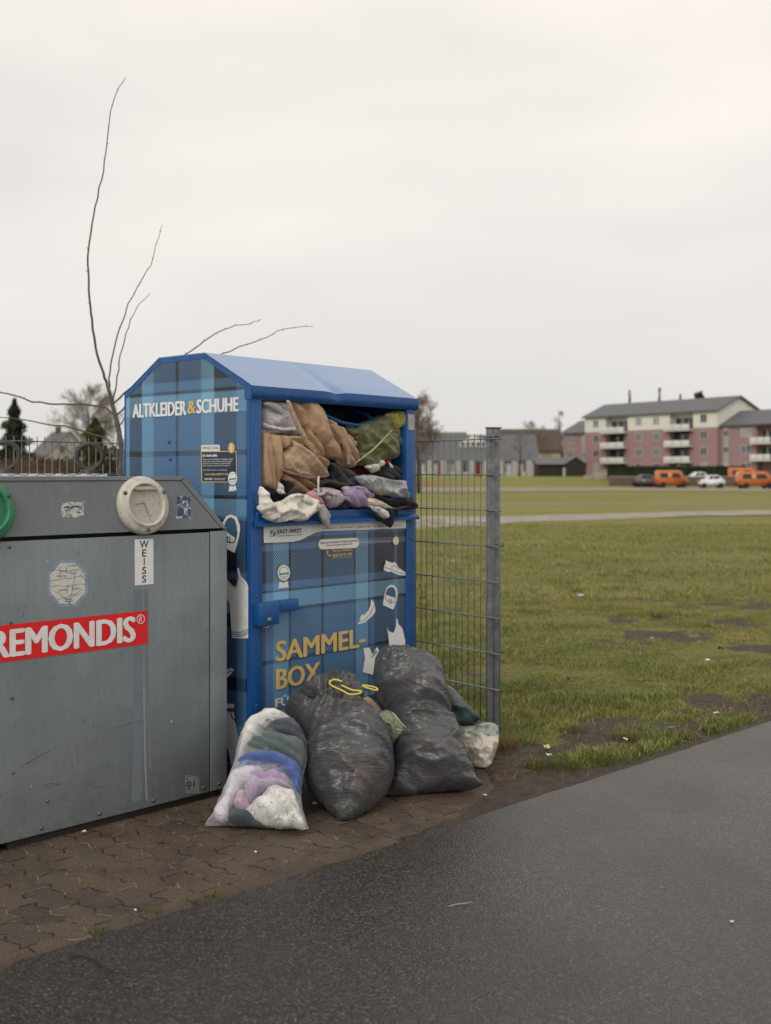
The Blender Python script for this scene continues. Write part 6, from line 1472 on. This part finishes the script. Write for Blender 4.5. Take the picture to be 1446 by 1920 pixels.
# ------------------------------------------------------------------ vehicles
tyre = simple('tyre_rubber', (.015,.015,.016), .8); rimm = simple('wheel_rim', (.35,.35,.36), .35, .8); vg = simple('tinted_glass', (.02,.024,.028), .08); lampm = simple('lamp_glass', (.6,.6,.58), .2); redl = simple('tail_lamp', (.4,.02,.02), .3)
def vehicle(name, px, pyb, L, Wd_, prof_, glass_side, wheels, mat, label, cat, rz=0, group=None, wr=.32, bumper=None, ghinset=.12):
    """prof_: side outline (x,z), front at +x"""
    b = G(px, pyb); b.z = terr(b.x, b.y)+.03
    o = empty(name, b, rz, label, cat, group)
    n = len(prof_); bm = bmesh.new(); rows = []
    zt = max(p[1] for p in prof_); zb_ = .95
    for y, s_ in ((-Wd_/2, 0), (-Wd_/2, 1), (Wd_/2, 1), (Wd_/2, 0)):
        pass
    def side(y, inset): 
        out = []
        for x, z in prof_:
            k = max(0, (z-zb_)/(zt-zb_)) if zt > zb_ else 0
            yy = y-math.copysign(ghinset*k, y)
            out.append(bm.verts.new((x, yy, z)))
        return out
    a = side(-Wd_/2, 0); c2 = side(Wd_/2, 0)
    bm.faces.new(a); bm.faces.new(c2[::-1])
    for i in range(n): bm.faces.new((a[i], c2[i], c2[(i+1)%n], a[(i+1)%n]))
    bmesh.ops.recalc_face_normals(bm, faces=bm.faces)
    bmesh.ops.bevel(bm, geom=bm.edges[:], offset=.06, segments=2, affect='EDGES')
    m = MB(); m.bm(bm, None, True); body = m.build('body', mat, o)
    for gl in glass_side:
        for sg in (-1, 1):
            m = MB(); P = []
            for x, z in gl:
                k = max(0, (z-zb_)/(zt-zb_)); P.append((x, sg*(Wd_/2-ghinset*k+.006), z))
            Q = [(x, y-sg*.02, z) for x, y, z in P]; nn_ = len(P)
            m.add(P+Q, [tuple(range(nn_)), tuple(range(2*nn_-1, nn_-1, -1))]+[(i, (i+1)%nn_, nn_+(i+1)%nn_, nn_+i) for i in range(nn_)])
            m.build('side_window', vg, o)
    for x in wheels:
        for sg in (-1, 1):
            M = Matrix.Translation((x, sg*(Wd_/2-.10), wr)) @ Matrix.Rotation(R(90)*sg, 4, 'X')
            w = MB().lathe([(wr*.6,.0),(wr,.0),(wr,.02),(wr*1.0,-.10),(wr*.98,-.13),(wr*.62,-.135)], 20, M).build('wheel', tyre, o)
            MB().lathe([(wr*.6,-.12),(wr*.5,-.13),(wr*.15,-.125)], 16, M).build('rim', rimm, w)
    xf = max(p[0] for p in prof_); xr = min(p[0] for p in prof_)
    for sg in (-1, 1):
        MB().bev(xf-.10, xf+.012, sg*Wd_*.36-.14, sg*Wd_*.36+.14, .58, .76, .02).build('headlight', lampm, o)
        MB().bev(xr-.012, xr+.1, sg*Wd_*.42-.08, sg*Wd_*.42+.08, .65, .95, .02).build('tail_light', redl, o)
    m = MB(); m.bev(xf-.1, xf+.05, -Wd_/2+.05, Wd_/2-.05, .25, .45, .03); m.bev(xr-.05, xr+.1, -Wd_/2+.05, Wd_/2-.05, .25, .45, .03); m.build('bumper', tyre, o)
    return o
def carpaint(n, c): return simple(n, c, .28, var=.03, spec=.5, coat=.4)
orange = carpaint('orange_paint', (.54,.155,.035)); wcar = carpaint('white_car_paint', (.68,.70,.72)); dcar = carpaint('anthracite_paint', (.055,.055,.062)); mcar = carpaint('maroon_grey_paint', (.11,.085,.095))
vanp = [(-1.75,.32),(-1.78,1.0),(-1.68,1.88),(-1.45,2.0),(.75,2.0),(1.05,1.85),(1.32,1.22),(1.78,1.02),(1.86,.6),(1.82,.32)]
vgl = [[(-1.45,1.15),(-1.40,1.68),(-.55,1.68),(-.55,1.15)], [(-.1,1.15),(-.1,1.68),(.72,1.68),(1.02,1.15)]]
GV = 'orange vans parked behind the field'
vehicle('orange_van', 1258, 915, 3.6, 1.65, vanp, vgl, (-1.15,1.2), orange, 'orange van parked left of the white cars', 'van', R(4), GV)
vehicle('orange_van', 1393, 913.5, 3.6, 1.65, vanp, vgl, (-1.15,1.2), orange, 'orange van half hidden behind the rightmost orange van', 'van', R(-4), GV)
vehicle('orange_van', 1416, 916.5, 3.6, 1.65, [(x*1.12, z*.93) for x, z in vanp], [[(x*1.12, z*.93) for x, z in g_] for g_ in vgl], (-1.25,1.3), orange, 'rightmost orange van, nearest the edge of the picture', 'van', R(2), GV)
carp = [(-1.45,.28),(-1.5,.85),(-1.2,.98),(-.85,1.38),(-.55,1.47),(.2,1.46),(.75,1.0),(1.35,.88),(1.5,.62),(1.48,.28)]
cgl = [[(-.9,1.02),(-.72,1.33),(-.18,1.37),(-.18,1.0)], [(-.1,1.0),(-.1,1.37),(.15,1.36),(.52,1.02)]]
mir = lambda P: [(-x, z) for x, z in P][::-1]
vehicle('white_car', 1306, 913.5, 3, 1.6, mir(carp), [mir(g_) for g_ in cgl], (-.95,.95), wcar, 'white car partly behind another white car, next to the left orange van', 'car', R(6), 'white cars side by side', .29)
vehicle('white_car', 1334, 915.5, 3, 1.6, [(x*.95, z) for x, z in mir(carp)], [mir(g_) for g_ in cgl], (-.9,.9), wcar, 'front white car in the middle of the parked row', 'car', R(-6), 'white cars side by side', .29)
vehicle('dark_car', 1213, 914, 3, 1.6, carp, cgl, (-.95,.95), mcar, 'dark grey car at the left end of the parked row', 'car', R(5), None, .29)
vehicle('dark_car', 1283, 911.5, 3, 1.6, carp, cgl, (-.95,.95), dcar, 'anthracite car peeping out between the left orange van and the white cars', 'car', R(5), None, .29)
vehicle('dark_car', 1352, 911.5, 3, 1.6, carp, cgl, (-.95,.95), dcar, 'anthracite car peeping out right of the front white car', 'car', R(-3), None, .29)
